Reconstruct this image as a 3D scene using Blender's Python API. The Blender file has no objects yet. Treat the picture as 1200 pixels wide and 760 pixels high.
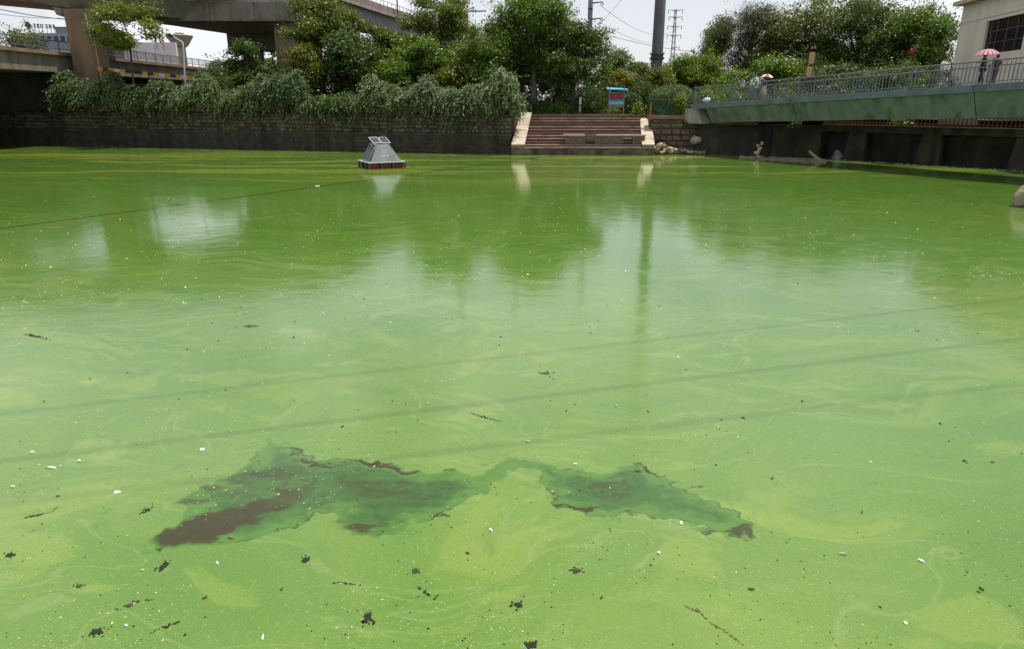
import bpy, bmesh, math, random
import numpy as np
from mathutils import Vector, Matrix

SC = bpy.context.scene
COL = SC.collection
R = math.radians
random.seed(7)
RNG = np.random.default_rng(11)

# ------------------------------------------------------------------ camera
EYE_Z = 4.0
FPX = 812.0                                  # focal length in pixels of a 1200 px wide picture
PITCH = math.atan(262.0 / FPX)               # looking down at the pond
cam_d = bpy.data.cameras.new("camera")
cam_d.sensor_width = 36.0
cam_d.lens = 36.0 * FPX / 1200.0
cam_d.clip_start = 0.1
cam_d.clip_end = 6000
cam = bpy.data.objects.new("camera", cam_d)
COL.objects.link(cam)
cam.location = (0, 0, EYE_Z)
cam.rotation_euler = (math.pi / 2 - PITCH, 0, 0)
SC.camera = cam

# ------------------------------------------------------------------ sky and sun
SUN = Vector((0.28, 0.12, 0.95)).normalized()           # towards the sun: high, a little to the right and behind the far bank
sun_el = math.asin(SUN.z)
sun_az = math.atan2(SUN.x, SUN.y)                        # clockwise from +Y
W = bpy.data.worlds.new("World")
SC.world = W
W.use_nodes = True
wn, wl = W.node_tree.nodes, W.node_tree.links
wn.clear()
w_out = wn.new("ShaderNodeOutputWorld")
w_bg = wn.new("ShaderNodeBackground")
w_bg.inputs["Strength"].default_value = 0.1
sky = wn.new("ShaderNodeTexSky")
sky.sky_type = 'NISHITA'
sky.sun_disc = False
sky.sun_elevation = sun_el
sky.sun_rotation = sun_az
sky.air_density = 1.0
sky.dust_density = 2.0
w_tc = wn.new("ShaderNodeTexCoord")
w_map = wn.new("ShaderNodeMapping")
w_map.inputs["Scale"].default_value = (1.0, 1.0, 2.2)
w_n = wn.new("ShaderNodeTexNoise")
w_n.inputs["Scale"].default_value = 2.6
w_n.inputs["Detail"].default_value = 7.0
w_n.inputs["Roughness"].default_value = 0.55
w_n.inputs["Distortion"].default_value = 0.4
w_r = wn.new("ShaderNodeMapRange")
w_r.interpolation_type = 'SMOOTHSTEP'
w_r.inputs["From Min"].default_value = 0.38
w_r.inputs["From Max"].default_value = 0.60
w_r.inputs["To Min"].default_value = 0.10
w_r.inputs["To Max"].default_value = 1.0
# low haze: whiter towards the horizon
w_sep = wn.new("ShaderNodeSeparateXYZ")
w_h = wn.new("ShaderNodeMapRange")
w_h.interpolation_type = 'SMOOTHSTEP'
w_h.inputs["From Min"].default_value = 0.0
w_h.inputs["From Max"].default_value = 0.55
w_h.inputs["To Min"].default_value = 0.80
w_h.inputs["To Max"].default_value = 0.0
w_max = wn.new("ShaderNodeMath"); w_max.operation = 'MAXIMUM'
w_mix = wn.new("ShaderNodeMix"); w_mix.data_type = 'RGBA'
w_mix.inputs[7].default_value = (9.6, 9.85, 10.3, 1)
wl.new(w_tc.outputs["Generated"], w_map.inputs["Vector"])
wl.new(w_map.outputs["Vector"], w_n.inputs["Vector"])
wl.new(w_n.outputs["Fac"], w_r.inputs["Value"])
wl.new(w_tc.outputs["Generated"], w_sep.inputs[0])
wl.new(w_sep.outputs["Z"], w_h.inputs["Value"])
wl.new(w_r.outputs["Result"], w_max.inputs[0])
wl.new(w_h.outputs["Result"], w_max.inputs[1])
wl.new(w_max.outputs[0], w_mix.inputs[0])
wl.new(sky.outputs["Color"], w_mix.inputs[6])
wl.new(w_mix.outputs[2], w_bg.inputs["Color"])
wl.new(w_bg.outputs[0], w_out.inputs["Surface"])

sun_d = bpy.data.lights.new("sun", 'SUN')
sun_d.energy = 4.9
sun_d.angle = R(0.53)
sun_d.color = (1.0, 0.95, 0.87)
sun = bpy.data.objects.new("sun", sun_d)
COL.objects.link(sun)
sun.location = (0, 0, 60)
sun.rotation_euler = (-SUN).to_track_quat('-Z', 'Y').to_euler()

SC.view_settings.view_transform = 'Standard'
SC.view_settings.look = 'None'
SC.view_settings.exposure = 0.0
SC.view_settings.gamma = 1.0
SC.view_settings.use_curve_mapping = False
SC.cycles.max_bounces = 6
SC.cycles.transparent_max_bounces = 8

# ------------------------------------------------------------------ measuring helpers
_c, _s = math.cos(PITCH), math.sin(PITCH)
def ray(px, py):
    u = 380.0 - py
    return Vector((px - 600.0, FPX * _c + u * _s, -FPX * _s + u * _c))
def at(px, py, Y):
    """point of the place that stands Y metres ahead and shows at this spot of the photograph"""
    d = ray(px, py)
    k = Y / d.y
    return Vector((d.x * k, Y, EYE_Z + d.z * k))
def on_z(px, py, z=0.0):
    d = ray(px, py)
    k = (z - EYE_Z) / d.z
    return Vector((d.x * k, d.y * k, z))

# ------------------------------------------------------------------ materials
MATS = {}
def _new(name):
    m = bpy.data.materials.new(name)
    m.use_nodes = True
    n, l = m.node_tree.nodes, m.node_tree.links
    b = n["Principled BSDF"]
    return m, n, l, b

def mat(name, c1, c2=None, rough=0.8, scale=2.0, stretch=(1, 1, 1), bump=0.0, metal=0.0, spec=0.4,
        stain=None, stain_amt=0.5, stain_scale=1.0, detail=6.0):
    """noise between two base colours, optional second layer of weather stains, optional fine relief"""
    if name in MATS:
        return MATS[name]
    m, n, l, b = _new(name)
    c2 = c2 or tuple(x * 0.75 for x in c1)
    g = n.new("ShaderNodeNewGeometry")
    mp = n.new("ShaderNodeMapping"); mp.inputs["Scale"].default_value = stretch
    l.new(g.outputs["Position"], mp.inputs["Vector"])
    t = n.new("ShaderNodeTexNoise")
    t.inputs["Scale"].default_value = scale; t.inputs["Detail"].default_value = detail
    l.new(mp.outputs[0], t.inputs["Vector"])
    rg = n.new("ShaderNodeMapRange")
    rg.inputs["From Min"].default_value = 0.3; rg.inputs["From Max"].default_value = 0.7
    l.new(t.outputs["Fac"], rg.inputs["Value"])
    mx = n.new("ShaderNodeMix"); mx.data_type = 'RGBA'
    mx.inputs[6].default_value = (*c1, 1); mx.inputs[7].default_value = (*c2, 1)
    l.new(rg.outputs[0], mx.inputs[0])
    out = mx.outputs[2]
    if stain:
        mp2 = n.new("ShaderNodeMapping"); mp2.inputs["Scale"].default_value = (1, 1, 0.13)
        l.new(g.outputs["Position"], mp2.inputs["Vector"])
        t2 = n.new("ShaderNodeTexNoise")
        t2.inputs["Scale"].default_value = stain_scale; t2.inputs["Detail"].default_value = 5
        l.new(mp2.outputs[0], t2.inputs["Vector"])
        r2 = n.new("ShaderNodeMapRange")
        r2.inputs["From Min"].default_value = 0.45; r2.inputs["From Max"].default_value = 0.72
        r2.inputs["To Max"].default_value = stain_amt
        l.new(t2.outputs["Fac"], r2.inputs["Value"])
        mx2 = n.new("ShaderNodeMix"); mx2.data_type = 'RGBA'
        l.new(r2.outputs[0], mx2.inputs[0])
        l.new(out, mx2.inputs[6]); mx2.inputs[7].default_value = (*stain, 1)
        out = mx2.outputs[2]
    l.new(out, b.inputs["Base Color"])
    b.inputs["Roughness"].default_value = rough
    b.inputs["Metallic"].default_value = metal
    b.inputs["Specular IOR Level"].default_value = spec
    if bump:
        t3 = n.new("ShaderNodeTexNoise"); t3.inputs["Scale"].default_value = scale * 6; t3.inputs["Detail"].default_value = 5
        l.new(g.outputs["Position"], t3.inputs["Vector"])
        bp = n.new("ShaderNodeBump"); bp.inputs["Strength"].default_value = bump; bp.inputs["Distance"].default_value = 0.05
        l.new(t3.outputs["Fac"], bp.inputs["Height"]); l.new(bp.outputs[0], b.inputs["Normal"])
    MATS[name] = m
    return m

def leaf_mat(name, dark, light, third=None, rough=0.45, trans=0.28):
    """leaf colour by the leaf's own tint value, a little light let through"""
    if name in MATS:
        return MATS[name]
    m, n, l, b = _new(name)
    a = n.new("ShaderNodeAttribute"); a.attribute_name = "tint"
    cr = n.new("ShaderNodeValToRGB")
    cr.color_ramp.elements[0].position = 0.0; cr.color_ramp.elements[0].color = (*dark, 1)
    cr.color_ramp.elements[1].position = 0.75 if third else 1.0; cr.color_ramp.elements[1].color = (*light, 1)
    if third:
        e = cr.color_ramp.elements.new(1.0); e.color = (*third, 1)
    l.new(a.outputs["Fac"], cr.inputs[0])
    l.new(cr.outputs[0], b.inputs["Base Color"])
    b.inputs["Roughness"].default_value = rough
    b.inputs["Specular IOR Level"].default_value = 0.35
    tr = n.new("ShaderNodeBsdfTranslucent")
    hs = n.new("ShaderNodeHueSaturation"); hs.inputs["Saturation"].default_value = 1.15; hs.inputs["Value"].default_value = 1.3
    hs.inputs["Hue"].default_value = 0.485
    l.new(cr.outputs[0], hs.inputs["Color"]); l.new(hs.outputs[0], tr.inputs["Color"])
    mx = n.new("ShaderNodeMixShader"); mx.inputs[0].default_value = trans
    l.new(b.outputs[0], mx.inputs[1]); l.new(tr.outputs[0], mx.inputs[2])
    l.new(mx.outputs[0], n["Material Output"].inputs["Surface"])
    MATS[name] = m
    return m

# ------------------------------------------------------------------ mesh helpers
def link(name, me, parent=None, loc=(0, 0, 0)):
    o = bpy.data.objects.new(name, me)
    COL.objects.link(o)
    o.location = loc
    if parent:
        o.parent = parent
    return o
def tag(o, label, cat, group=None):
    o["label"] = label; o["category"] = cat
    if group: o["group"] = group
    return o
def struct(o):
    o["kind"] = "structure"; return o
def stuff(o):
    o["kind"] = "stuff"; return o
def thing(name, label, cat, loc=(0, 0, 0), rz=0.0, group=None):
    o = bpy.data.objects.new(name, None)
    COL.objects.link(o)
    o.location = loc; o.rotation_euler = (0, 0, rz)
    o.empty_display_size = 0.3
    return tag(o, label, cat, group)
def copy_tree(o, parent=None):
    c = o.copy(); COL.objects.link(c); c.parent = parent
    for ch in list(o.children):
        copy_tree(ch, c)
    return c

class MB:
    """collects solid shapes; build() makes them ONE mesh object"""
    def __init__(self):
        self.v, self.f = [], []
    def add(self, vs, fs):
        o = len(self.v)
        self.v += [tuple(p) for p in vs]
        self.f += [tuple(i + o for i in f) for f in fs]
        return self
    def box(self, c, s, rz=0.0, M=None):
        hx, hy, hz = s[0] / 2, s[1] / 2, s[2] / 2
        vs = [Vector((x, y, z)) for z in (-hz, hz) for y in (-hy, hy) for x in (-hx, hx)]
        m = M.to_4x4() if M else Matrix.Rotation(rz, 4, 'Z')
        vs = [m @ p + Vector(c) for p in vs]
        return self.add(vs, [(0, 2, 3, 1), (4, 5, 7, 6), (0, 1, 5, 4), (2, 6, 7, 3), (0, 4, 6, 2), (1, 3, 7, 5)])
    def hexa(self, b, t):
        """four bottom and four top corners, both anticlockwise from above"""
        return self.add(list(b) + list(t), [(3, 2, 1, 0), (4, 5, 6, 7), (0, 1, 5, 4), (1, 2, 6, 5), (2, 3, 7, 6), (3, 0, 4, 7)])
    def prism(self, poly, z0, z1):
        n = len(poly)
        vs = [(p[0], p[1], z0) for p in poly] + [(p[0], p[1], z1) for p in poly]
        return self.add(vs, [tuple(range(n))[::-1], tuple(range(n, 2 * n))] + [(i, (i + 1) % n, n + (i + 1) % n, n + i) for i in range(n)])
    def tube(self, pts, rads, n=6):
        pts = [Vector(p) for p in pts]
        if not hasattr(rads, '__len__'): rads = [rads] * len(pts)
        vs, fs = [], []
        for i, p in enumerate(pts):
            d = (pts[min(i + 1, len(pts) - 1)] - pts[max(i - 1, 0)]).normalized()
            a = d.orthogonal().normalized() if abs(d.z) > 0.9 else d.cross(Vector((0, 0, 1))).normalized()
            b = d.cross(a).normalized()
            for k in range(n):
                t = 2 * math.pi * k / n
                vs.append(p + (a * math.cos(t) + b * math.sin(t)) * rads[i])
        for i in range(len(pts) - 1):
            for k in range(n):
                k2 = (k + 1) % n
                fs.append((i * n + k, i * n + k2, (i + 1) * n + k2, (i + 1) * n + k))
        fs.append(tuple(range(n))[::-1]); e = (len(pts) - 1) * n
        fs.append(tuple(range(e, e + n)))
        return self.add(vs, fs)
    def lathe(self, prof, c=(0, 0, 0), n=16):
        vs, fs = [], []
        for r, z in prof:
            for k in range(n):
                t = 2 * math.pi * k / n
                vs.append((c[0] + r * math.cos(t), c[1] + r * math.sin(t), c[2] + z))
        for i in range(len(prof) - 1):
            for k in range(n):
                k2 = (k + 1) % n
                fs.append((i * n + k, i * n + k2, (i + 1) * n + k2, (i + 1) * n + k))
        fs.append(tuple(range(n))[::-1]); e = (len(prof) - 1) * n
        fs.append(tuple(range(e, e + n)))
        return self.add(vs, fs)
    def blob(self, c, r, seed=0, rough=0.3, sub=2, flat=None):
        bm = bmesh.new(); bmesh.ops.create_icosphere(bm, subdivisions=sub, radius=1.0)
        rr = random.Random(seed)
        ph = [(rr.uniform(1, 3), rr.uniform(1, 3), rr.uniform(1, 3), rr.uniform(0, 6)) for _ in range(5)]
        vs = []
        for v in bm.verts:
            k = 1 + rough * sum(math.sin(a * v.co.x * 2 + b * v.co.y * 2 + c_ * v.co.z * 2 + d) for a, b, c_, d in ph) / 3
            p = Vector((v.co.x * r[0] * k, v.co.y * r[1] * k, v.co.z * r[2] * k))
            if flat is not None: p.z = max(p.z, flat)
            vs.append(p + Vector(c))
        fs = [tuple(v.index for v in f.verts) for f in bm.faces]
        bm.free()
        return self.add(vs, fs)
    def mesh(self, name, m=None, smooth=False, bevel=0.0):
        me = bpy.data.meshes.new(name)
        me.from_pydata(self.v, [], self.f)
        if bevel:
            bm = bmesh.new(); bm.from_mesh(me)
            bmesh.ops.bevel(bm, geom=bm.edges[:], offset=bevel, segments=1, affect='EDGES')
            bm.to_mesh(me); bm.free()
        if m: me.materials.append(m)
        if smooth:
            me.polygons.foreach_set("use_smooth", [True] * len(me.polygons))
        me.validate(); me.update()
        return me
    def build(self, name, m, parent=None, world=False, smooth=False, bevel=0.0):
        if world and parent:
            o = parent.location
            self.v = [(p[0] - o.x, p[1] - o.y, p[2] - o.z) for p in self.v]
        return link(name, self.mesh(name, m, smooth, bevel), parent)

def text_mesh(s, size, m, depth=0.01):
    cu = bpy.data.curves.new("lettering", 'FONT')
    cu.body = s; cu.size = size; cu.extrude = depth; cu.align_x = 'CENTER'; cu.align_y = 'CENTER'
    o = bpy.data.objects.new("lettering", cu); COL.objects.link(o)
    dg = bpy.context.evaluated_depsgraph_get()
    me = bpy.data.meshes.new_from_object(o.evaluated_get(dg))
    bpy.data.objects.remove(o)
    me.materials.clear(); me.materials.append(m)
    return me

# numpy value noise for shapes and for the scum on the water
_P = RNG.random((256, 256))
def vnoise(x, y):
    xi = np.floor(x).astype(int); yi = np.floor(y).astype(int)
    fx = x - xi; fy = y - yi
    fx = fx * fx * (3 - 2 * fx); fy = fy * fy * (3 - 2 * fy)
    a = _P[xi % 256, yi % 256]; b = _P[(xi + 1) % 256, yi % 256]
    c = _P[xi % 256, (yi + 1) % 256]; d = _P[(xi + 1) % 256, (yi + 1) % 256]
    return (a * (1 - fx) + b * fx) * (1 - fy) + (c * (1 - fx) + d * fx) * fy
def fbm(x, y, o=5):
    s = np.zeros_like(x); a = 0.5
    for i in range(o):
        s += a * vnoise(x * 2 ** i + 17.3 * i, y * 2 ** i + 9.1 * i); a *= 0.5
    return s
def sdf_poly(x, y, poly):
    """signed distance, negative inside"""
    d = np.full(x.shape, 1e9); ins = np.zeros(x.shape, bool)
    n = len(poly)
    for i in range(n):
        ax, ay = poly[i]; bx, by = poly[(i + 1) % n]
        ex, ey = bx - ax, by - ay
        t = np.clip(((x - ax) * ex + (y - ay) * ey) / (ex * ex + ey * ey + 1e-12), 0, 1)
        d = np.minimum(d, np.hypot(x - ax - t * ex, y - ay - t * ey))
        c = ((ay > y) != (by > y)) & (x < (bx - ax) * (y - ay) / (by - ay + 1e-12) + ax)
        ins ^= c
    return np.where(ins, -d, d)
def sstep(a, b, x):
    t = np.clip((x - a) / (b - a), 0, 1)
    return t * t * (3 - 2 * t)

# ================================================================== WATER
def water_material():
    m, n, l, b = _new("algae_water")
    def noise(vec, scale, detail=5.0, rough=0.55, dist=0.0):
        t = n.new("ShaderNodeTexNoise"); t.inputs["Scale"].default_value = scale
        t.inputs["Detail"].default_value = detail; t.inputs["Roughness"].default_value = rough
        t.inputs["Distortion"].default_value = dist
        l.new(vec, t.inputs["Vector"]); return t
    def rng(v, a, b_, lo=0.0, hi=1.0, smooth=True):
        r = n.new("ShaderNodeMapRange")
        if smooth: r.interpolation_type = 'SMOOTHSTEP'
        r.inputs["From Min"].default_value = a; r.inputs["From Max"].default_value = b_
        r.inputs["To Min"].default_value = lo; r.inputs["To Max"].default_value = hi
        l.new(v, r.inputs["Value"]); return r.outputs["Result"]
    def mix(f, a, c):
        x = n.new("ShaderNodeMix"); x.data_type = 'RGBA'
        l.new(f, x.inputs[0])
        for s, k in ((a, 6), (c, 7)):
            if isinstance(s, tuple): x.inputs[k].default_value = (*s, 1)
            else: l.new(s, x.inputs[k])
        return x.outputs[2]
    def math_(op, a, c):
        x = n.new("ShaderNodeMath"); x.operation = op
        for i, s in enumerate((a, c)):
            if isinstance(s, float): x.inputs[i].default_value = s
            else: l.new(s, x.inputs[i])
        return x.outputs[0]
    g = n.new("ShaderNodeNewGeometry")
    P = g.outputs["Position"]
    # slow swirls: the scum has been pulled about by the water
    wn_ = noise(P, 0.16, 3.0)
    vs = n.new("ShaderNodeVectorMath"); vs.operation = 'SUBTRACT'; l.new(wn_.outputs["Color"], vs.inputs[0]); vs.inputs[1].default_value = (0.5, 0.5, 0.5)
    vm = n.new("ShaderNodeVectorMath"); vm.operation = 'MULTIPLY'; l.new(vs.outputs[0], vm.inputs[0]); vm.inputs[1].default_value = (7.0, 5.0, 0)
    va = n.new("ShaderNodeVectorMath"); va.operation = 'ADD'; l.new(P, va.inputs[0]); l.new(vm.outputs[0], va.inputs[1])
    Q = va.outputs[0]
    mp = n.new("ShaderNodeMapping"); mp.inputs["Rotation"].default_value = (0, 0, R(17)); mp.inputs["Scale"].default_value = (0.35, 1.2, 1)
    l.new(Q, mp.inputs["Vector"])
    big = noise(Q, 0.20, 8.0, 0.62, 0.8)
    streak = noise(mp.outputs[0], 0.9, 8.0, 0.62, 1.2)
    fine = noise(P, 9.0, 5.0, 0.7)
    grain = noise(P, 75.0, 3.0, 0.7)
    base = mix(rng(big.outputs["Fac"], 0.38, 0.64), (0.092, 0.190, 0.024), (0.148, 0.235, 0.034))
    base = mix(rng(streak.outputs["Fac"], 0.54, 0.72, 0, 0.45), base, (0.215, 0.290, 0.055))
    base = mix(rng(streak.outputs["Fac"], 0.46, 0.30, 0, 0.45), base, (0.085, 0.180, 0.032))
    # base colour turns darker green with distance, broken up by the noise
    sep = n.new("ShaderNodeSeparateXYZ"); l.new(P, sep.inputs[0])
    thin = rng(math_('SUBTRACT', math_('ADD', sep.outputs["Y"], math_('MULTIPLY', big.outputs["Fac"], 16.0)), math_('MULTIPLY', streak.outputs["Fac"], 14.0)), 3.0, 25.0, 0.0, 0.82)
    base = mix(thin, base, (0.058, 0.142, 0.016))
    # drawn-out yellow bands along the far shore
    mp2 = n.new("ShaderNodeMapping"); mp2.inputs["Rotation"].default_value = (0, 0, R(10)); mp2.inputs["Scale"].default_value = (0.05, 0.55, 1)
    l.new(Q, mp2.inputs["Vector"])
    band = noise(mp2.outputs[0], 1.0, 5.0, 0.5, 0.6)
    far = rng(sep.outputs["Y"], 30.0, 48.0)
    base = mix(math_('MULTIPLY', rng(band.outputs["Fac"], 0.50, 0.60), math_('MULTIPLY', far, 0.9)), base, (0.27, 0.31, 0.03))
    # crisp-edged rafts of thicker, yellower scum
    mp4 = n.new("ShaderNodeMapping"); mp4.inputs["Location"].default_value = (31, 12, 0); mp4.inputs["Rotation"].default_value = (0, 0, R(-24)); mp4.inputs["Scale"].default_value = (0.55, 1.1, 1); l.new(Q, mp4.inputs["Vector"])
    raft = noise(mp4.outputs[0], 0.85, 6.0, 0.6, 0.5)
    base = mix(math_('MULTIPLY', rng(raft.outputs["Fac"], 0.55, 0.61, 0.0, 0.36), math_('SUBTRACT', 1.0, thin)), base, (0.240, 0.300, 0.048))
    wisp = noise(mp4.outputs[0], 1.7, 7.0, 0.68, 2.0)
    base = mix(rng(wisp.outputs["Fac"], 0.40, 0.30, 0.0, 0.6), base, (0.060, 0.145, 0.022))
    # fine drawn-out threads of paler scum
    mp3 = n.new("ShaderNodeMapping"); mp3.inputs["Rotation"].default_value = (0, 0, R(-12)); mp3.inputs["Scale"].default_value = (0.5, 1.0, 1); l.new(Q, mp3.inputs["Vector"])
    th = noise(mp3.outputs[0], 0.55, 4.0, 0.5, 1.5)
    vein = rng(math_('ABSOLUTE', math_('SUBTRACT', th.outputs["Fac"], 0.5), 0.0), 0.0, 0.015, 0.34, 0.0)
    base = mix(vein, base, (0.22, 0.28, 0.10))
    # grain of the scum
    base = mix(rng(fine.outputs["Fac"], 0.35, 0.65, 0.0, 0.22), base, (0.085, 0.18, 0.026))
    base = mix(rng(grain.outputs["Fac"], 0.56, 0.70, 0.0, 0.6), base, (0.34, 0.40, 0.14))
    base = mix(rng(grain.outputs["Fac"], 0.42, 0.32, 0.0, 0.45), base, (0.085, 0.170, 0.022))
    mid_ = noise(P, 22.0, 4.0, 0.65)
    base = mix(rng(mid_.outputs["Fac"], 0.54, 0.68, 0.0, 0.35), base, (0.22, 0.30, 0.06))
    # where the scum has opened: thin film, then bare brown water
    a1 = n.new("ShaderNodeAttribute"); a1.attribute_name = "film"
    a2 = n.new("ShaderNodeAttribute"); a2.attribute_name = "open_water"
    filmc = mix(rng(fine.outputs["Fac"], 0.35, 0.66), (0.028, 0.088, 0.009), (0.044, 0.118, 0.012))
    base = mix(rng(a1.outputs["Fac"], 0.0, 0.5, 0.0, 0.85), base, (0.062, 0.160, 0.016))     # thinned, greener margin
    base = mix(rng(a1.outputs["Fac"], 0.5, 1.0, 0.0, 1.0), base, filmc)
    base = mix(a2.outputs["Fac"], base, (0.046, 0.040, 0.018))
    l.new(base, b.inputs["Base Color"])
    ro = math_('ADD', rng(streak.outputs["Fac"], 0.35, 0.70, 0.065, 0.13), rng(thin, 0.0, 0.6, 0.09, 0.0))
    ro = math_('SUBTRACT', ro, math_('MULTIPLY', a2.outputs["Fac"], 0.10))
    l.new(ro, b.inputs["Roughness"])
    l.new(math_('SUBTRACT', 1.62, math_('MULTIPLY', a2.outputs["Fac"], 0.29)), b.inputs["IOR"])      # bare water is less glossy than the film
    b.inputs["Specular IOR Level"].default_value = 0.5
    # ripples and the slight relief of the scum
    rip = noise(P, 1.6, 3.0)
    h = math_('ADD', math_('MULTIPLY', rip.outputs["Fac"], 1.0), math_('MULTIPLY', fine.outputs["Fac"], 0.16))
    bp = n.new("ShaderNodeBump"); bp.inputs["Strength"].default_value = 0.25; bp.inputs["Distance"].default_value = 0.02
    l.new(h, bp.inputs["Height"]); l.new(bp.outputs[0], b.inputs["Normal"])
    return m

def water():
    film_px = [(318,515),(345,522),(380,538),(425,538),(500,550),(560,556),(600,537),(640,543),(700,551),(755,547),(790,563),(815,580),
               (860,595),(892,610),(880,626),(840,628),(800,612),(740,600),(690,606),(652,592),(640,570),(610,547),(588,556),(572,576),
               (540,592),(480,620),(440,632),(410,624),(398,602),(370,606),(300,632),(240,643),(188,642),(176,632),(213,612),(232,592),
               (214,583),(250,565),(290,545),(307,528)]
    dark_px = [([(178,632),(215,612),(245,596),(285,591),(340,572),(372,560),(364,576),(330,592),(290,612),(245,640),(200,637)], 0.95, 0.02),
               ([(214,584),(250,567),(302,541),(292,556),(262,575),(240,587)], 0.6, 0.05),
               ([(420,538),(437,539),(470,549),(504,550),(482,554),(440,548),(424,546)], 1.0, 0.012),
               ([(643,583),(668,590),(693,591),(692,600),(674,598),(660,592)], 1.0, 0.012),
               ([(169,590),(176,590),(181,604),(174,606)], 1.0, 0.015), ([(350,534),(385,542),(394,547),(372,545)], 1.0, 0.012),
               ([(392,612),(430,600),(472,612),(440,624),(408,620)], 0.75, 0.06), ([(748,548),(760,546),(771,556),(758,553)], 1.0, 0.012),
               ([(856,621),(878,612),(887,614),(872,627)], 0.85, 0.015), ([(665,560),(720,555),(760,568),(740,580),(690,575)], 0.55, 0.10),
               ([(270,560),(330,545),(390,552),(350,562),(290,578)], 0.5, 0.12), ([(400,560),(480,556),(540,566),(500,592),(430,588)], 0.55, 0.15),
               ([(183,640),(192,638),(188,648)], 1.0, 0.01), ([(800,570),(826,566),(812,573)], 0.7, 0.012), ([(345,526),(352,527),(350,533),(343,532)], 0.9, 0.01)]
    x0, x1, y0, y1, st = -3.7, 2.7, 5.1, 8.3, 0.0125
    nx, ny = int((x1 - x0) / st) + 1, int((y1 - y0) / st) + 1
    X, Y = np.meshgrid(np.linspace(x0, x1, nx), np.linspace(y0, y1, ny))
    wp = lambda pl: [tuple(on_z(*p)[:2]) for p in pl]
    # ragged edges
    wx = X + (fbm(X * 3 + 5, Y * 3, 5) - 0.48) * 0.34 + (fbm(X * 9, Y * 12 + 3, 5) - 0.48) * 0.22
    wy = Y + (fbm(X * 3 + 31, Y * 3 + 8, 5) - 0.48) * 0.30 + (fbm(X * 9 + 9, Y * 12, 5) - 0.48) * 0.20
    d = sdf_poly(wx, wy, wp(film_px))
    film = 1 - sstep(-0.03, 0.012, d)
    rag = fbm(X * 5 + 3, Y * 9 + 1, 5)
    film *= 0.56 + 0.44 * sstep(0.02, 0.34, -d + (rag - 0.5) * 0.35)
    dark = np.zeros_like(X)
    for pl, amt, soft in dark_px:
        dd = sdf_poly(wx, wy, wp(pl))
        k = 1 - sstep(-soft, soft, dd)
        if amt < 0.8: k *= 0.30 + 0.9 * sstep(0.40, 0.62, fbm(X * 4 + 3, Y * 11 + 1, 6))
        if pl[0] == (178, 632):
            k = (1 - sstep(-0.05, 0.03, dd)) * (1 - 0.75 * sstep(-2.75, -1.75, X + (rag - 0.5) * 0.9))
        dark = np.maximum(dark, np.clip(k * amt, 0, 1))
    # flecks of bare water inside the film, thread-like cracks round it
    crack = np.abs(fbm(X * 2.2 + 50, Y * 2.6 + 11, 5) - 0.5)
    near = 1 - sstep(0.0, 0.45, np.abs(d))
    dark = np.maximum(dark, film * sstep(0.62, 0.72, fbm(X * 8 + 70, Y * 13, 4)) * 0.55)
    film = np.maximum(film, (1 - sstep(0.0, 0.012, crack)) * near * 0.55)
    # thin dark rim where the film has torn away from the thick scum
    rimn = fbm(X * 1.6 + 20, Y * 2.2 + 5, 4)
    dark = np.maximum(dark, np.exp(-((d + 0.02) / 0.012) ** 2) * sstep(0.50, 0.60, rimn) * 0.9)
    edge = sstep(x0, x0 + 0.3, X) * (1 - sstep(x1 - 0.3, x1, X)) * sstep(y0, y0 + 0.3, Y) * (1 - sstep(y1 - 0.3, y1, Y))
    film *= edge; dark *= edge
    idx = np.arange(nx * ny).reshape(ny, nx)
    q = np.stack([idx[:-1, :-1], idx[:-1, 1:], idx[1:, 1:], idx[1:, :-1]], -1).reshape(-1, 4)
    V = np.stack([X.ravel(), Y.ravel(), np.zeros(nx * ny)], -1)
    Xa, Xb, Ya, Yb = -64.0, 50.0, 0.4, 76.0
    ext = np.array([(Xa, Ya), (Xb, Ya), (Xb, y0), (Xa, y0), (Xa, y1), (Xb, y1), (Xb, Yb), (Xa, Yb), (x0, y0), (x0, y1), (x1, y0), (x1, y1)])
    o = nx * ny
    V = np.vstack([V, np.column_stack([ext, np.zeros(len(ext))])])
    q = np.vstack([q, np.array([(0, 1, 2, 3), (4, 5, 6, 7), (3, 8, 9, 4), (10, 2, 5, 11)]) + o])
    me = bpy.data.meshes.new("pond_water")
    me.vertices.add(len(V)); me.vertices.foreach_set("co", V.astype(np.float32).ravel())
    me.loops.add(q.size); me.loops.foreach_set("vertex_index", q.astype(np.int32).ravel())
    me.polygons.add(len(q)); me.polygons.foreach_set("loop_start", np.arange(0, q.size, 4, dtype=np.int32))
    me.update(); me.validate()
    for nm, arr in (("film", film), ("open_water", dark)):
        at_ = me.attributes.new(nm, 'FLOAT', 'POINT')
        at_.data.foreach_set("value", np.concatenate([arr.ravel(), np.zeros(len(ext))]).astype(np.float32))
    me.materials.append(water_material())
    struct(link("pond_water", me))
water()

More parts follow.
